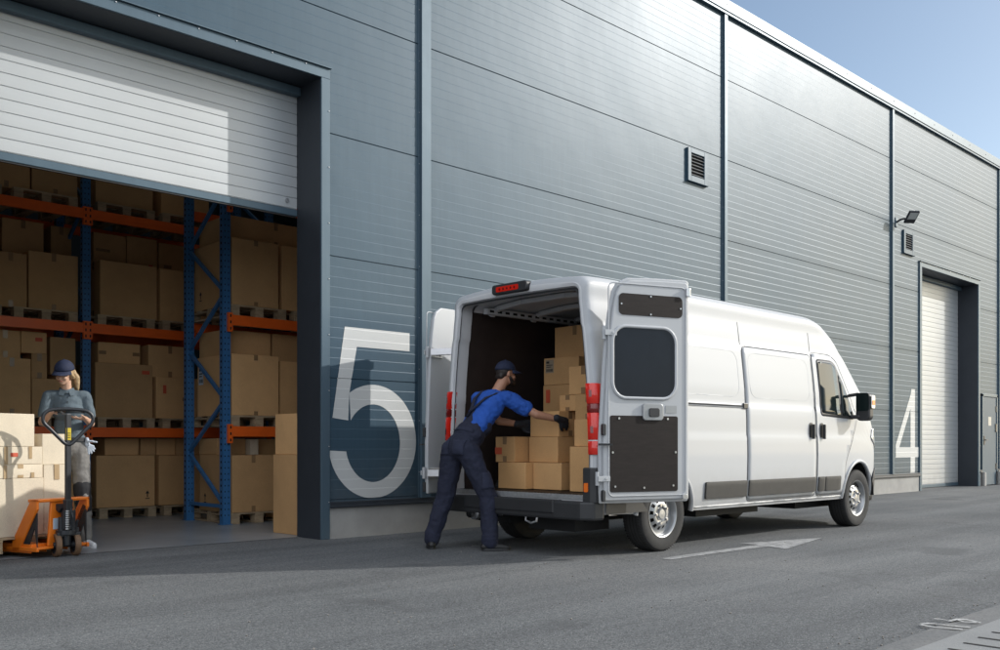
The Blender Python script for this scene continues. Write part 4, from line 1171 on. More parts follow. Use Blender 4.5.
# rear doors: u from the hinge to the free edge, n = inner face direction
def rear_door(s, ang, label):
    """s = -1 right-hand door (open against the side), +1 left-hand door"""
    d = thing('rear_door', 'x', 'x'); del d['category']; d['label'] = label
    d.parent = van; d.location = (.005, -1.012, 0) if s < 0 else (.02, 1.32, 0)
    d.rotation_euler.z = R(ang)
    # local +x runs from the hinge to the free edge; the inner face is at local y = fy
    k = 1 if s > 0 else -1
    fy = k*.062
    L = .955
    def hinge_u(z): return .012+(1.018-interp(BT, z))*.9
    zz = [.50, .52, .7, 1.0, 1.2, 1.45, 1.7, 2.0, 2.2, 2.37, 2.44, 2.48]
    edge = [(hinge_u(z)+({2.37: .02, 2.44: .06, 2.48: .13}.get(z, 0)), z) for z in zz]
    top = [(.30, 2.50), (.6, 2.515), (L-.03, 2.52), (L-.008, 2.51)]
    poly = edge+top+[(L, 2.49), (L, .53), (L-.02, .50)]
    b = MB(); b.prism(poly, lambda u, v, q: (u, q, v), 0, fy*.55)
    inset = lambda u, v: ((u-.5)*.94+.5, (v-1.49)*.975+1.49)
    b.prism([inset(*p) for p in poly], lambda u, v, q: (u, q, v), fy*.551, fy)
    b.build('door_panel', M['white_in'] if False else M['white'], d, bevel=.012)
    F = lambda off: (lambda u, v, q: (u, fy+k*(off+q), v))
    def frame(pl, r=.010, m='white'):
        b = MB(); b.tube([(u, fy+k*.002, v) for u, v in pl], r, 8, closed=True); return b
    lower = rrect(.10, .81, .60, 1.275 if s < 0 else .74, .02)
    b = MB(); b.prism(lower, F(0), .001, .007); lp = b.build('lower_panel', M['ply'], d, bevel=.002)
    b = MB()
    for u, v in ((.15, .65), (.45, .635), (.76, .65), (.125, .95), (.785, .95), (.19, 1.25), (.70, 1.25), (.45, 1.25))[:8 if s < 0 else 3]: b.cyl((u, fy+k*.007, v), (u, fy+k*.011, v), .010, n=10)
    b.build('screws', M['chrome'], lp)
    win = rrect(.125, .79, 1.43, 2.065, .14, 8)
    frame(win, .016).build('window_frame', M['white'], d, smooth=60)
    b = MB(); b.prism(rrect(.135, .78, 1.44, 2.055, .13, 8), F(0), .001, .006); b.build('window_pane', M['glass_dull'] if s < 0 else M['white_in'], d)
    tp = rrect(.19, .86, 2.165, 2.355, .045, 6)
    b = MB(); b.prism(tp, F(0), .001, .006); up = b.build('upper_panel', M['ply'] if s < 0 else M['white_in'], d)
    b = MB()
    for u, v in ((.215, 2.26), (.52, 2.34), (.52, 2.18), (.84, 2.25)): b.cyl((u, fy+k*.006, v), (u, fy+k*.010, v), .008, n=8)
    b.build('screws', M['chrome'], up)
    frame(rrect(.085, .90, .565, 2.44, .05), .006).build('pressed_rim', M['white'], d, smooth=60)
    b = MB(); b.prism(rrect(.43, .645, 1.235, 1.385, .03), F(0), .002, .022); lt = b.build('door_latch', M['ventslat'], d, bevel=.006)
    b = MB(); b.prism(rrect(.49, .60, 1.265, 1.345, .02), F(0), .0225, .032); b.build('handle', M['black'], lt, bevel=.004)
    b = MB(); b.prism(rrect(.68, .80, 1.30, 1.37, .005), F(0), .001, .003); b.build('info_label', M['ventslat'], d)
    b = MB(); b.prism(rrect(L-.065, L-.02, 2.36, 2.44, .01), F(0), .002, .03); b.build('top_bolt', M['chrome'], d, bevel=.006)
    b = MB(); b.prism(rrect(L-.10, L-.05, .525, .57, .01), F(0), .002, .02); b.build('bottom_bolt', M['chrome'], d, bevel=.004)
    for q_ in (rrect(.02, .055, 1.10, 1.20, .012), rrect(.02, .05, .52, .62, .012)):
        b = MB(); b.prism(q_, F(0), -.02, .014); b.build('door_buffer', M['black'], d, bevel=.004)
    for z in (.72, 2.0):
        u0 = hinge_u(z); b = MB(); b.box(u0-.03, u0+.09, min(fy, fy+k*.012) if s > 0 else fy-.012, max(fy, fy+k*.012) if s > 0 else fy, z-.024, z+.024)
        b.cyl((u0-.02, fy*.6, z-.06), (u0-.02, fy*.6, z+.06), .018, n=10); b.cyl((u0+.05, fy+k*.012, z), (u0+.05, fy+k*.018, z), .012, n=8)
        b.build('hinge', M['white'], d, bevel=.003)
        if s > 0:
            b = MB(); b.box(u0-.02, u0+.22, -.014, -.001, z-.05, z+.05)
            for q_ in (.04, .10, .17): b.cyl((u0+q_, -.014, z-.02), (u0+q_, -.024, z-.02), .014, n=8); b.cyl((u0+q_, -.014, z+.025), (u0+q_, -.024, z+.025), .014, n=8)
            b.bar((u0-.01, -.01, z), (u0+.02, -.30, z), .05, .07); b.bar((u0+.01, -.16, z), (u0+.12, -.012, z), .03, .05)
            b.build('hinge_arm', M['chrome'], d, bevel=.003)
    b = MB(); b.bar((-.02, fy*1.2, 1.02), (.10, fy+k*.04, 1.02), .03, .018); b.build('check_strap', M['black'], d)
M['glass_dull'] = mat('tinted_window', (.014, .018, .026), .2, 0, spec=.2, var=.1)
rear_door(-1, -19.5, 'open right rear door folded against the van side')
rear_door(1, 19, 'open left rear door swung out towards the wall')
# ------------------------------------------------------------------ pallet truck, its pallet and load
pt = thing('pallet_truck', 'orange hand pallet truck with a black loop handle under a loaded pallet', 'pallet truck', (3.17, 9.0, 0), R(20))
b = MB()
for s in (-1, 1):
    x = s*.19
    b.box(x-.08, x+.08, .12, 1.25, .075, .125); b.box(x-.08, x-.072, .12, 1.25, .045, .075); b.box(x+.072, x+.08, .12, 1.25, .045, .075)
b.build('forks', M['truck_orange'], pt, bevel=.008)
b = MB()
for s in (-1, 1):
    for x in (s*.27,):
        # sloping side rail, heel slab and upright of the A-frame
        b.prism([(.03, .44), (.03, .53), (.11, .53), (.36, .14), (.36, .06), (.27, .06)], lambda u, v, d: (x+d, u, v), -.014, .014)
        b.box(x-.014, x+.014, .03, .44, .06, .10)
b.box(-.284, .284, .03, .15, .50, .53)
b.prism([(-.15, .10), (.15, .10), (.12, .50), (-.12, .50)], lambda u, v, d: (u, d, v), .05, .075)
b.box(-.256, .256, .04, .40, .075, .10)
b.build('fork_frame', M['truck_orange'], pt, bevel=.008)
b = MB()
for s in (-1, 1):
    b = MB(); b.prism([(.05, .10), (.05, .44), (.085, .46), (.29, .12), (.27, .10), (.16, .10), (.08, .28)], lambda u, v, d: (s*.262+d, u, v), -.006, .006)
    b.build('frame_infill', M['blacksteel'], pt)
b = MB(); b.prism(rrect(-.10, -.03, .25, .35, .004), lambda u, v, d: (u, d, v), .046, .0495); b.build('sticker', M['label'], pt)
sw = Matrix.Rotation(R(-24), 4, 'Z')
def tl(x, y, z): v = sw @ Vector((x, y, z)); return (v.x, v.y, v.z)
for s in (-1, 1):
    t = thing('steering_wheel', 'x', 'x', (0, 0, 0)); del t['label']; del t['category']; t.parent = pt
    t.location = tl(s*.082, 0, .105); t.rotation_euler.z = R(-24)
    b = MB(); b.lathe([(.078, -.024), (.098, -.026), (.105, -.018), (.105, .018), (.098, .026), (.078, .024)], (0, 0, 0), (1, 0, 0), 36); b.build('tyre', M['poly'], t, smooth=30)
    b = MB(); b.lathe([(.079, -.02), (.07, -.022), (.06, -.010), (.03, -.012), (.028, -.03), (.0, -.03)], (0, 0, 0), (1, 0, 0), 28); b.lathe([(.079, .02), (.07, .022), (.06, .010), (.03, .012), (.028, .03), (.0, .03)], (0, 0, 0), (1, 0, 0), 28)
    b.build('hub', M['blacksteel'], t, smooth=30)
b = MB(); b.bm.from_mesh; 
b.cyl(tl(-.055, 0, .105), tl(.055, 0, .105), .02, n=12); b.cyl((0, 0, .10), (0, 0, .42), .045, n=20); b.cyl((0, 0, .20), (0, 0, .24), .09, n=20)
b.cyl(tl(.045, -.05, .2), tl(.045, -.05, .42), .022, n=12); b.cyl(tl(-.05, -.03, .18), tl(-.05, -.03, .36), .026, n=12)
b.bar(tl(-.09, -.03, .205), tl(.11, -.03, .205), .05, .03); b.bar(tl(-.11, .05, .23), tl(.12, .05, .23), .05, .05)
b.bar(tl(0, -.06, .25), tl(0, -.08, .42), .10, .02); b.bar((0, .0, .42), (0, .06, .46), .14, .05); b.cyl(tl(.07, -.02, .24), tl(.085, -.05, .33), .014, n=8)
b.tube([tl(.02, -.07, .44), tl(.03, -.10, .36), tl(.02, -.08, .28), tl(-.02, -.09, .24)], .007, 6)
b.build('hydraulic_pump', M['blacksteel'], pt, bevel=.003)
b = MB()
for k in range(9): b.cyl(tl(-.012, -.075, .25+.02*k), tl(-.012, -.075, .262+.02*k), .02, n=12)
b.build('pump_spring', M['chrome'], pt)
hd = MB(); hd.bar(tl(0, -.055, .40), tl(0, -.055, 1.30), .052, .03, up=(0, 1, 0)); hd.bar(tl(0, -.055, .36), tl(0, -.055, .52), .07, .05, up=(0, 1, 0))
ho = hd.build('handle_bar', M['blacksteel'], pt, bevel=.005)
b = MB()
loop = [(-.10, 1.338), (0, 1.342), (.10, 1.338), (.165, 1.325), (.205, 1.29), (.215, 1.245), (.20, 1.205), (.16, 1.165), (.08, 1.08), (.03, 1.03), (0, 1.02), (-.03, 1.03), (-.08, 1.08), (-.16, 1.165), (-.20, 1.205), (-.215, 1.245), (-.205, 1.29), (-.165, 1.325)]
def smooth_loop(p, n=3):
    out = []
    N = len(p)
    for i in range(N):
        a, b_, c, d = (Vector(p[(i+k) % N]) for k in (-1, 0, 1, 2))
        for k in range(n):
            t = k/n; out.append(.5*((2*b_)+(-a+c)*t+(2*a-5*b_+4*c-d)*t*t+(-a+3*b_-3*c+d)*t**3))
    return out
b.tube([tl(u.x, -.065, u.y) for u in smooth_loop(loop)], .0165, 10, closed=True); b.build('handle_loop', M['blacksteel'], pt, smooth=60)
b = MB(); b.bar(tl(-.02, -.065, 1.29), tl(-.07, -.067, 1.32), .02, .012); b.build('release_lever', M['black'], ho)
b = MB(); b.prism([(-.022, 1.06), (.022, 1.06), (.022, 1.17), (-.022, 1.17)], lambda u, v, d: tl(u, d, v), -.075, -.0715); yl = b.build('yellow_sticker', M['yellow'], ho)
b = MB()
for z in (1.08, 1.10, 1.12): b.prism([(-.014, z), (.014, z), (.014, z+.006), (-.014, z+.006)], lambda u, v, d: tl(u, d, v), -.0765, -.0755)
b.build('print', M['print'], yl)

PR = 18
px_ = Vector((math.cos(R(PR)), math.sin(R(PR)))); pd_ = Vector((-px_.y, px_.x)); pc_ = Vector((2.765, 9.82))
pallet(pc_.x, pc_.y, .128-.086, 'wooden pallet lifted on the orange pallet truck', 'pallet on the truck', PR)
gl = 'cartons on the pallet truck'
def load(u0, u1, v0, v1, z0, z1, lab, **k):
    c = pc_+px_*((u0+u1)/2)+pd_*((v0+v1)/2)
    return carton(c.x-(u1-u0)/2, c.x+(u1-u0)/2, c.y-(v1-v0)/2, c.y+(v1-v0)/2, z0, z1, lab, gl, m='card_pale', rot=PR, tm='tape_pale', **k)
Z = .188
load(-.395, .135, -.59, .10, Z, .712, 'big pale carton at the bottom of the truck load, left one', tape=None)
load(.142, .40, -.585, -.36, Z, .83, 'tall pale taped carton at the bottom right of the truck load', tape='y', fold=.14)
load(-.33, .125, -.585, .05, .714, .838, 'flat pale carton on the big bottom one, with two tapes', tape='y', sticker=[('y', -.15, .0, .035, .12, 'tape_pale'), ('y', .12, .0, .035, .05, 'tape_pale')])
load(-.33, .125, -.585, .05, .84, 1.0, 'flat pale carton with an orange mark in the truck load', tape=None, sticker=[('y', -.14, .0, .035, .16, 'tape_pale'), ('y', .10, .05, .035, .11, 'tape_pale'), ('y', -.06, .07, .07, .035, 'print_red')])
load(-.32, .045, -.58, .0, 1.002, 1.30, 'topmost plain pale carton of the truck load', tape=None)
load(.135, .395, -.57, -.36, .832, 1.12, 'pale carton behind the truck handle, level with the woman\'s waist', tape=None)

# ------------------------------------------------------------------ people
def blob(name, prims, m, parent, voxel=.01, it=6, wrinkle=0, wscale=.08):
    b = MB()
    for p in prims:
        if p[0] == 'c': b.capsule(p[1], p[2], p[3], p[4])
        else: b.sphere(p[1], p[2], 20, 14, p[3] if len(p) > 3 else None)
    o = b.build(name, m, parent)
    r = o.modifiers.new('remesh', 'REMESH'); r.mode = 'VOXEL'; r.voxel_size = voxel
    s = o.modifiers.new('smooth', 'SMOOTH'); s.factor = .5; s.iterations = it
    if wrinkle:
        tx = bpy.data.textures.new(name+'_folds', 'CLOUDS'); tx.noise_scale = wscale; tx.noise_depth = 2
        d = o.modifiers.new('folds', 'DISPLACE'); d.texture = tx; d.strength = wrinkle; d.mid_level = .5; d.texture_coords = 'LOCAL'
    bake(o); o.data.shade_smooth()
    return o
def frame3(f, up):
    f = Vector(f).normalized(); u = Vector(up); l = u.cross(f).normalized(); u = f.cross(l)
    return Matrix((l, f, u)).transposed()       # columns: left... x = left side, y = forward, z = up
def hand(wrist, d, n, th, curl=.5, k=1.0, r=0.0, spread=.12):
    wrist, d, n = Vector(wrist), Vector(d).normalized(), Vector(n)
    n = (n-d*n.dot(d)).normalized(); lat = d.cross(n)*th      # towards the thumb side
    P = []
    W = .080*k
    kn = []
    for i, o in enumerate((.5, .17, -.17, -.5)):
        a = wrist+lat*(o*W*.55); e = wrist+d*(.092-.004*abs(i-1))*k+lat*(o*W)
        P.append(('c', a, e, .0135*k+r, .0115*k+r)); kn.append(e)
    P.append(('c', wrist-d*.015, wrist+d*.05*k, .021*k+r, .021*k+r))
    for i, (e, L) in enumerate(zip(kn, (.072, .080, .075, .058))):
        p = e; ang = curl*.6
        dd = (d+lat*(.5-i/3)*spread).normalized()
        for q, f in enumerate((.45, .32, .23)):
            v = dd*math.cos(ang)+n*math.sin(ang)
            p2 = p+v*L*f*k
            P.append(('c', p, p2, (.0095-.0008*q)*k+r, (.0088-.0008*q)*k+r)); p = p2; ang += curl
    t0 = wrist+d*.02*k+lat*.025*k; v = (d*.65+lat*.75+n*.25).normalized()
    t1 = t0+v*.045*k; v2 = (d*.85+lat*.35+n*.4).normalized(); t2 = t1+v2*.034*k; t3 = t2+(d*.9+n*.45).normalized()*.026*k
    P += [('c', t0, t1, .014*k+r, .0115*k+r), ('c', t1, t2, .011*k+r, .010*k+r), ('c', t2, t3, .010*k+r, .0085*k+r)]
    return P
def cap_mesh(name, c, F, m, parent, k=1.0):
    b = MB(); c = Vector(c)
    rows = []
    for j in range(9):
        t = R(90)*j/8*1.06; row = []
        for i in range(28):
            p = 2*math.pi*i/28
            q = Vector((.087*math.sin(t)*math.cos(p), .104*math.sin(t)*math.sin(p), .092*math.cos(t) if t < R(90) else -.006))*k
            row.append(c+F @ q)
        rows.append(row)
    b.grid([[p for p in r_] for r_ in rows[1:]], closed=True)
    top = b.bm.verts.new(c+F @ Vector((0, 0, .0925*k))); b.bm.verts.ensure_lookup_table()
    ring = [b.bm.verts[i] for i in range(28)]
    for i in range(28): b.face([ring[i], ring[(i+1) % 28], top])
    b.sphere(c+F @ Vector((0, 0, .094*k)), .008*k, 8, 6)
    o = b.build(name, m, parent, smooth=50)
    s_ = o.modifiers.new('solid', 'SOLIDIFY'); s_.thickness = .004
    b = MB(); rows = []
    for j in range(5):
        s = j/4; row = []
        for i in range(15):
            a = R(20+140*i/14)
            ext = .075*s*max(0, math.sin((a-R(20))/R(140)*math.pi))**.55
            x, y = .087*math.cos(a), .104*math.sin(a)
            row.append(c+F @ (Vector((x*(1+.06*s), y+ext, -.004-.018*s-.02*(x/.087)**2*s))*k))
        rows.append(row)
    b.grid(rows); br = b.build('brim', m, o, smooth=60)
    s_ = br.modifiers.new('solid', 'SOLIDIFY'); s_.thickness = .005
    return o
def head_prims(c, F, k=1.0, jaw=1.0, nose=1.0):
    c = Vector(c); V = lambda x, y, z: c+F @ (Vector((x, y, z))*k)
    return [('e', V(0, -.012, .02), Vector((.076, .094, .094))*k, F), ('e', V(0, .02, -.045), Vector((.058*jaw, .066, .068))*k, F), ('e', V(0, .058, -.085), Vector((.03*jaw, .026, .022))*k, F),
            ('c', V(0, .088, .005), V(0, .104*nose, -.030), .008*k, .012*k), ('e', V(0, .083, -.058), Vector((.022, .012, .010))*k, F), ('c', V(-.03, .080, .022), V(.03, .080, .022), .011*k, .011*k),
            ('e', V(.077, -.008, -.012), Vector((.010, .018, .030))*k, F), ('e', V(-.077, -.008, -.012), Vector((.010, .018, .030))*k, F),
            ('e', V(.034, .068, -.03), Vector((.024, .02, .022))*k, F), ('e', V(-.034, .068, -.03), Vector((.024, .02, .022))*k, F)]
def face_bits(c, F, parent, k=1.0, brow='hair_dark'):
    c = Vector(c); V = lambda x, y, z: c+F @ (Vector((x, y, z))*k)
    for s in (-1, 1):
        b = MB(); b.sphere(V(s*.031, .084, .004), Vector((.006, .004, .0028))*k, 10, 8, F); b.build('eye', M['eye'], parent, smooth=179)
        if brow == 'none': continue
        b = MB(); b.tube([V(s*.016, .094, .024), V(s*.032, .094, .028), V(s*.048, .084, .023)], .003*k, 6); b.build('eyebrow', M[brow], parent, smooth=179)
    b = MB(); b.tube([V(-.022, .088, -.058), V(0, .0965, -.057), V(.022, .088, -.058)], .0045*k, 6); b.build('mouth', M['lip'], parent, smooth=179)
def shoe(ank, toe, m, parent, L=.28, w=.048):
    a = Vector(ank); d = Vector((*toe, 0)).normalized(); z = Vector((0, 0, 1))
    base = Vector((a.x, a.y, 0))
    P = [('c', base-d*.055+z*.042, base+d*.05+z*.046, .040, .042), ('c', base+d*.05+z*.040, base+d*(L-.115)+z*.032, .044, .031), ('c', a+z*.0, base-d*.02+z*.06, .044, .046)]
    o = blob('shoe', P, m, parent, .008, 4)
    for v in o.data.vertices:
        if v.co.z < .004: v.co.z = .004
    b = MB(); l = Vector((-d.y, d.x, 0)); pts = []
    for k in range(24):
        t = 2*math.pi*k/24; u = math.cos(t); ww = w*(1-.12*u)
        pts.append(base+d*(.055+u*(L*.5))+l*math.sin(t)*ww)
    A = [b.bm.verts.new((p.x, p.y, .0045)) for p in pts]; B_ = [b.bm.verts.new((p.x, p.y, .026)) for p in pts]
    b.face(A[::-1]); b.face(B_)
    for k in range(24): b.face([A[k], A[(k+1) % 24], B_[(k+1) % 24], B_[k]])
    b.build('sole', M['black'] if m == M['shoe_black'] else M['shoe_white'], o, smooth=40)
    return o
V3 = Vector
# ---- man at the van (all points relative to his base)
mb = V3((6.12, 6.93, 0))
man = thing('person', 'man in blue shirt, navy dungarees and cap pushing a carton into the van', 'person', mb)
def Q(x, y, z): return V3((x, y, z))-mb
hipL, hipR, hipC = Q(6.14, 7.015, .95), Q(6.18, 6.835, .95), Q(6.155, 6.93, .99)
knL, knR, anL, anR = Q(6.09, 7.09, .51), Q(6.275, 6.67, .51), Q(5.975, 7.17, .085), Q(6.25, 6.62, .085)
neck, shL, shR = Q(6.575, 6.87, 1.525), Q(6.50, 7.055, 1.475), Q(6.545, 6.69, 1.475)
elL, elR = Q(6.70, 6.965, 1.26), Q(6.735, 6.47, 1.315)
wrL, wrR = Q(6.90, 6.855, 1.225), Q(6.945, 6.352, 1.265)
hc = Q(6.68, 6.84, 1.735); HF = frame3((.93, -.28, -.12), (.15, 0, 1))
sp = (neck-hipC).normalized(); SF = frame3((.79, -.05, -.6), sp)   # x left, y front, z along the spine
at = lambda f, off=0: hipC.lerp(neck, f)+SF @ V3((0, off, 0))
L_ = lambda a, c, f: a.lerp(c, f)
hdL = dict(d=(.62, -.18, -.05), n=(.15, -1, -.1)); hdR = dict(d=(.78, .0, -.28), n=(.1, 1, -.1))
core = [('e', at(.75), V3((.165, .10, .19)), SF), ('e', at(.35), V3((.14, .095, .2)), SF), ('e', at(.02), V3((.15, .10, .14)), SF),
        ('c', hipL, knL, .075, .055), ('c', knL, anL, .055, .04), ('c', hipR, knR, .075, .055), ('c', knR, anR, .055, .04),
        ('c', shL, shR, .055, .055), ('c', neck-sp*.08, hc+HF @ V3((0, -.01, -.04)), .06, .056),
        ('c', shL, elL, .05, .042), ('c', elL, wrL, .043, .029), ('c', shR, elR, .05, .042), ('c', elR, wrR, .043, .029)]
core += head_prims(hc, HF) + hand(wrL, hdL['d'], hdL['n'], 1, .35, 1.02) + hand(wrR, hdR['d'], hdR['n'], -1, .35, 1.02)
bd = blob('body', core, M['skin_tan'], man, .007, 5)
face_bits(hc, HF, man)
vv = lambda x, y, z: hc+HF @ V3((x, y, z))
blob('hair', [('e', vv(0, -.026, .022), V3((.081, .088, .088)), HF), ('c', vv(-.03, -.07, -.04), vv(.03, -.07, -.04), .032, .032)], M['hair_dark'], man, .007, 3)
blob('beard', [('e', vv(0, .062, -.085), V3((.045, .045, .035)), HF), ('c', vv(.062, .02, -.045), vv(.04, .055, -.085), .016, .022), ('c', vv(-.062, .02, -.045), vv(-.04, .055, -.085), .016, .022), ('e', vv(0, .088, -.045), V3((.026, .012, .006)), HF)], M['hair_dark'], man, .006, 3)
cap_mesh('cap', vv(0, -.014, .036), frame3((.93, -.28, -.02), (.05, 0, 1)), M['cap_navy'], man, 1.04)
shirt = [('e', at(.76), V3((.195, .128, .20)), SF), ('e', at(.5), V3((.172, .122, .2)), SF), ('e', at(.25, .0), V3((.16, .12, .18)), SF), ('c', shL, shR, .078, .078),
         ('c', shL, L_(shL, elL, .62), .080, .074), ('c', shR, L_(shR, elR, .62), .082, .076), ('c', neck-sp*.03, neck+sp*.03, .075, .068)]
blob('shirt', shirt, M['shirt_blue'], man, .009, 4, .028, .06)
dun = [('e', at(.0, -.01), V3((.178, .135, .15)), SF), ('e', at(.22), V3((.178, .137, .16)), SF), ('c', at(.2, -.03), at(.50, -.072), .10, .062), ('e', at(.42, .03), V3((.165, .115, .13)), SF),
       ('c', hipL+V3((-.02, 0, 0)), knL, .118, .092), ('c', knL, L_(knL, anL, .92), .092, .078), ('c', hipR+V3((-.02, 0, 0)), knR, .118, .092), ('c', knR, L_(knR, anR, .92), .092, .078),
       ('e', hipL+V3((-.05, 0, .02)), .088), ('e', hipR+V3((-.05, 0, .02)), .088),
       ('c', L_(knL, anL, .86), L_(knL, anL, .97), .084, .080), ('c', L_(knR, anR, .86), L_(knR, anR, .97), .085, .082)]
dg_ = blob('dungarees', dun, M['dungarees'], man, .009, 3, .026, .085)
from mathutils.bvhtree import BVHTree
def drape(name, m, parent, target, c, u, v, w_, h_, d, lift=.004):
    """a sewn-on patch laid on the cloth below it"""
    t = BVHTree.FromPolygons([x.co.copy() for x in target.data.vertices], [tuple(p.vertices) for p in target.data.polygons])
    c, u, v, d = V3(c), V3(u).normalized(), V3(v).normalized(), V3(d).normalized(); rows = []
    for i in range(9):
        row = []
        for j in range(9):
            o = c+u*(w_*(j/8-.5))+v*(h_*(i/8-.5)); hit = t.ray_cast(o-d*.25, d)
            row.append((hit[0] if hit[0] else o)-d*lift)
        rows.append(row)
    b = MB(); b.grid(rows); o = b.build(name, m, parent, smooth=179)
    q = o.modifiers.new('solid', 'SOLIDIFY'); q.thickness = .006; q.offset = 0
    return o
M['pocket'] = mat('dungaree_pocket', (.016, .020, .042), .88, var=.2, vscale=14, bump=.4, bscale=80)
for s_ in (-1, 1):
    drape('back_pocket', M['pocket'], dg_, dg_, hipC+V3((-.1, s_*.085, .0)), (0, 1, 0), (.1, 0, 1), .125, .15, (1, 0, -.1))
drape('waist_band', M['pocket'], dg_, dg_, at(.20, -.1), (0, 1, 0), sp, .30, .035, SF @ V3((0, 1, 0)))
drape('thigh_pocket', M['pocket'], dg_, dg_, L_(hipR, knR, .62)+V3((0, -.06, 0)), (1, 0, .1), (.1, -.1, 1), .13, .16, (.0, 1, 0))
for a_, c_ in ((hipL, knL), (hipR, knR)):
    pass
ap = at(.52, -.142)
for nm, s_, e_, fr in (('strap', shL+V3((-.0, -.06, .085)), shL+V3((.08, -.05, .03)), -1), ('strap', shR+V3((0, .04, .085)), shR+V3((.08, .04, .03)), 1)):
    b = MB(); mid = L_(ap, s_, .5)+SF @ V3((0, -.035, 0))
    pts = [at(.40, -.145), ap, mid, s_, e_, e_+V3((.03, 0, -.08))]
    dn = []
    for a, c in zip(pts[:-1], pts[1:]):
        for k in range(4): dn.append(L_(a, c, k/4))
    for a, c in zip(dn[:-1], dn[1:]): b.bar(a, L_(a, c, 1.1), .038, .010, up=SF @ V3((0, -1, 0.3)))
    b.build(nm, M['dungarees'], dg_, bevel=.003)
for wr, h_, th in ((wrL, hdL, 1), (wrR, hdR, -1)):
    P = hand(wr, h_['d'], h_['n'], th, .35, 1.02, .005)
    P.append(('c', V3(wr)-V3(h_['d']).normalized()*.05, V3(wr)+V3(h_['d']).normalized()*.01, .037, .036))
    blob('glove', P, M['glove'], man, .006, 3)
shoe(anL, (.55, .8), M['shoe_black'], man); shoe(anR, (.8, -.6), M['shoe_black'], man)

# ---- woman with the tablet
wk = .985
wb = V3((3.42, 9.64, 0))
wom = thing('person', 'woman in grey polo and navy cap reading a tablet behind the pallet truck', 'person', wb)
wom.scale = (wk, wk, wk)
f_ = V3((-.30, -.954, 0)).normalized(); l_ = V3((.954, -.30, 0)).normalized()
def W(a, c, z): return l_*a+f_*c+V3((0, 0, z))
hipL, hipR = W(.095, 0, .99), W(-.085, 0, .99)
knL, knR, anL, anR = W(.125, .03, .545), W(-.09, .04, .545), W(.15, -.02, .085), W(-.10, .0, .085)
shL, shR, neck = W(.155, .0, 1.515), W(-.185, .0, 1.515), W(-.015, -.005, 1.57)
elL, elR = W(.20, .03, 1.245), W(-.24, .05, 1.25)
wrL, wrR = W(.135, .25, 1.29), W(-.165, .25, 1.345)
hc = W(-.045, .085, 1.74); HF = frame3(f_*.78-l_*.45+V3((0, 0, -.34)), f_*.34-l_*.1+V3((0, 0, 1)))
BF = frame3(f_, (0, 0, 1))
hdL = dict(d=-l_*.8+f_*.55+V3((0, 0, .0)), n=V3((0, 0, 1))); hdR = dict(d=l_*.75+f_*.4+V3((0, 0, .12)), n=V3((0, 0, -1)))
core = [('e', W(-.01, 0, 1.40), V3((.135, .09, .16)), BF), ('e', W(0, 0, 1.20), V3((.11, .08, .16)), BF), ('e', W(.005, 0, 1.02), V3((.14, .095, .13)), BF),
        ('c', hipL, knL, .075, .05), ('c', knL, anL, .05, .036), ('c', hipR, knR, .075, .05), ('c', knR, anR, .05, .036),
        ('c', shL, shR, .045, .045), ('c', W(-.015, 0, 1.5), hc+HF @ V3((0, -.02, -.03)), .05, .047),
        ('c', shL, elL, .042, .037), ('c', elL, wrL, .038, .025), ('c', shR, elR, .042, .037), ('c', elR, wrR, .038, .025)]
core += head_prims(hc, HF, .98, .9, .97) + hand(wrL, hdL['d'], hdL['n'], -1, .25, .92) + hand(wrR, hdR['d'], hdR['n'], -1, .45, .92)
blob('body', core, M['skin'], wom, .007, 5)
face_bits(hc, HF, wom, .98, 'none')
vv = lambda x, y, z: hc+HF @ V3((x, y, z))
blob('hair', [('e', vv(0, -.026, .02), V3((.081, .088, .09)), HF), ('c', vv(.066, .02, .02), vv(.07, -.03, -.05), .018, .022), ('c', vv(-.066, .02, .02), vv(-.07, -.03, -.05), .018, .022), ('c', vv(0, -.07, -.03), vv(.0, -.10, -.01), .03, .026),
              ('c', vv(0.02, -.11, -.0), vv(.05, -.135, -.09), .03, .033), ('c', vv(.05, -.135, -.09), vv(.065, -.11, -.20), .032, .014)], M['hair_blond'], wom, .007, 3, .012, .03)
cap_mesh('cap', vv(0, -.014, .036), frame3(HF @ V3((0, 1, .08)), HF @ V3((0, -.05, 1))), M['cap_navy'], wom, 1.03)
polo = [('e', W(-.012, .0, 1.42), V3((.150, .115, .15)), BF), ('e', W(-.005, .02, 1.36), V3((.15, .125, .12)), BF), ('e', W(0, 0, 1.22), V3((.138, .108, .18)), BF), ('e', W(.005, 0, 1.09), V3((.150, .112, .10)), BF), ('c', shL*.9+shR*.1, shR*.9+shL*.1, .062, .062),
        ('c', shL, L_(shL, elL, .68), .056, .060), ('c', shR, L_(shR, elR, .68), .056, .060), ('c', W(-.015, 0, 1.50), W(-.016, .0, 1.545), .075, .058)]
pol_ = blob('polo_shirt', polo, M['polo'], wom, .009, 4, .015, .07)
b = MB(); ring = [(2*math.pi*k/28) for k in range(28)]
def cr(t, r, z): return W(-.018+r*math.cos(t), -.004+r*1.08*math.sin(t), z+.012*math.sin(-t))
b.grid([[cr(t, r, z) for t in ring] for r, z in ((.056, 1.602), (.064, 1.600), (.082, 1.556), (.078, 1.548), (.058, 1.56))], closed=True)
for s in (-1, 1):
    b.face([b.bm.verts.new(p) for p in (W(-.018+s*.006, .062, 1.585), W(-.018+s*.066, .045, 1.585), W(-.018+s*.076, .085, 1.525), W(-.018+s*.030, .108, 1.515))])
b.build('collar', M['polo'], pol_, smooth=40)
b = MB()
for z in (1.50, 1.455, 1.41): b.cyl(W(-.016, .112, z), W(-.016, .128, z), .006, n=8)
b.build('buttons', M['black'], pol_)
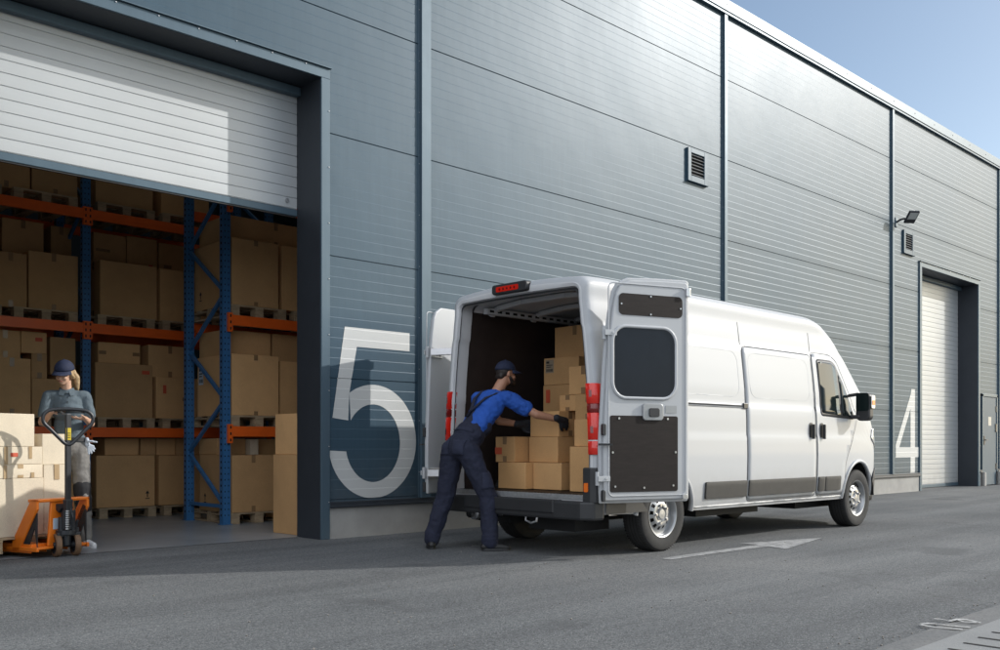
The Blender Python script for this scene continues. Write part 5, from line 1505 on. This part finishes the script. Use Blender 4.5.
blob('trousers', [('e', W(.005, -.005, 1.0), V3((.160, .118, .13)), BF), ('c', hipL, knL, .098, .078), ('c', knL, L_(knL, anL, .94), .078, .070), ('c', hipR, knR, .098, .078), ('c', knR, L_(knR, anR, .94), .078, .070), ('c', W(.0, 0, 1.03), W(0, 0, 1.08), .13, .12)], M['trousers'], wom, .010, 3, .026, .07)
for kn, an, hp in ((knL, anL, hipL), (knR, anR, hipR)):
    blob('knee_patch', [('c', L_(kn, hp, .18)+f_*.006, L_(kn, an, .30)+f_*.006, .086, .079)], M['patch'], wom, .010, 3, .012, .08)
b = MB(); ring = []
for k in range(40):
    a = 2*math.pi*k/40; ring.append(W(.005+.152*math.cos(a), .115*math.sin(a), 1.085))
for a, c in zip(ring, ring[1:]+ring[:1]): b.bar(a, L_(a, c, 1.05), .006, .04)
b.build('belt', M['black'], wom)
shoe(anL, tuple((f_*.8+l_*.45).xy), M['shoe_white'], wom, .26, .042); shoe(anR, tuple((f_-l_*.3).xy), M['shoe_white'], wom, .26, .042)
# things she carries
tb = W(-.005, .315, 1.352)*wk+wb
t = thing('tablet', 'thin black tablet held flat by the woman in the cap', 'tablet', tb)
TF = frame3(f_*1+V3((0, 0, .10)), (0, 0, 1)).to_4x4()
b = MB(); b.box(-.135, .135, -.09, .09, -.004, .004, TF); b.build('case', M['tablet'], t, bevel=.003)
b = MB(); b.box(-.125, .125, -.08, .08, .0042, .0048, TF); b.build('screen', M['glass'], t)
gv_ = thing('work_gloves', 'pale work gloves hanging from the hip of the woman with the tablet', 'gloves', W(.165, .05, 1.07)*wk+wb)
P = [('c', (0, 0, .02), (0, 0, -.04), .018, .026)]
for (dx, dz) in ((.06, -.02), (.07, -.045), (.06, -.07), (.04, -.09), (.015, -.10)):
    P.append(('c', V3((0, 0, -.03)), l_*dx+V3((0, 0, dz-.03)), .013, .009))
for (dx, dz) in ((.05, .0), (.085, -.01)): P.append(('c', f_*.03, f_*.04+l_*dx+V3((0, 0, dz)), .012, .009))
blob('glove_pair', P, M['glove_pale'], gv_, .006, 2)
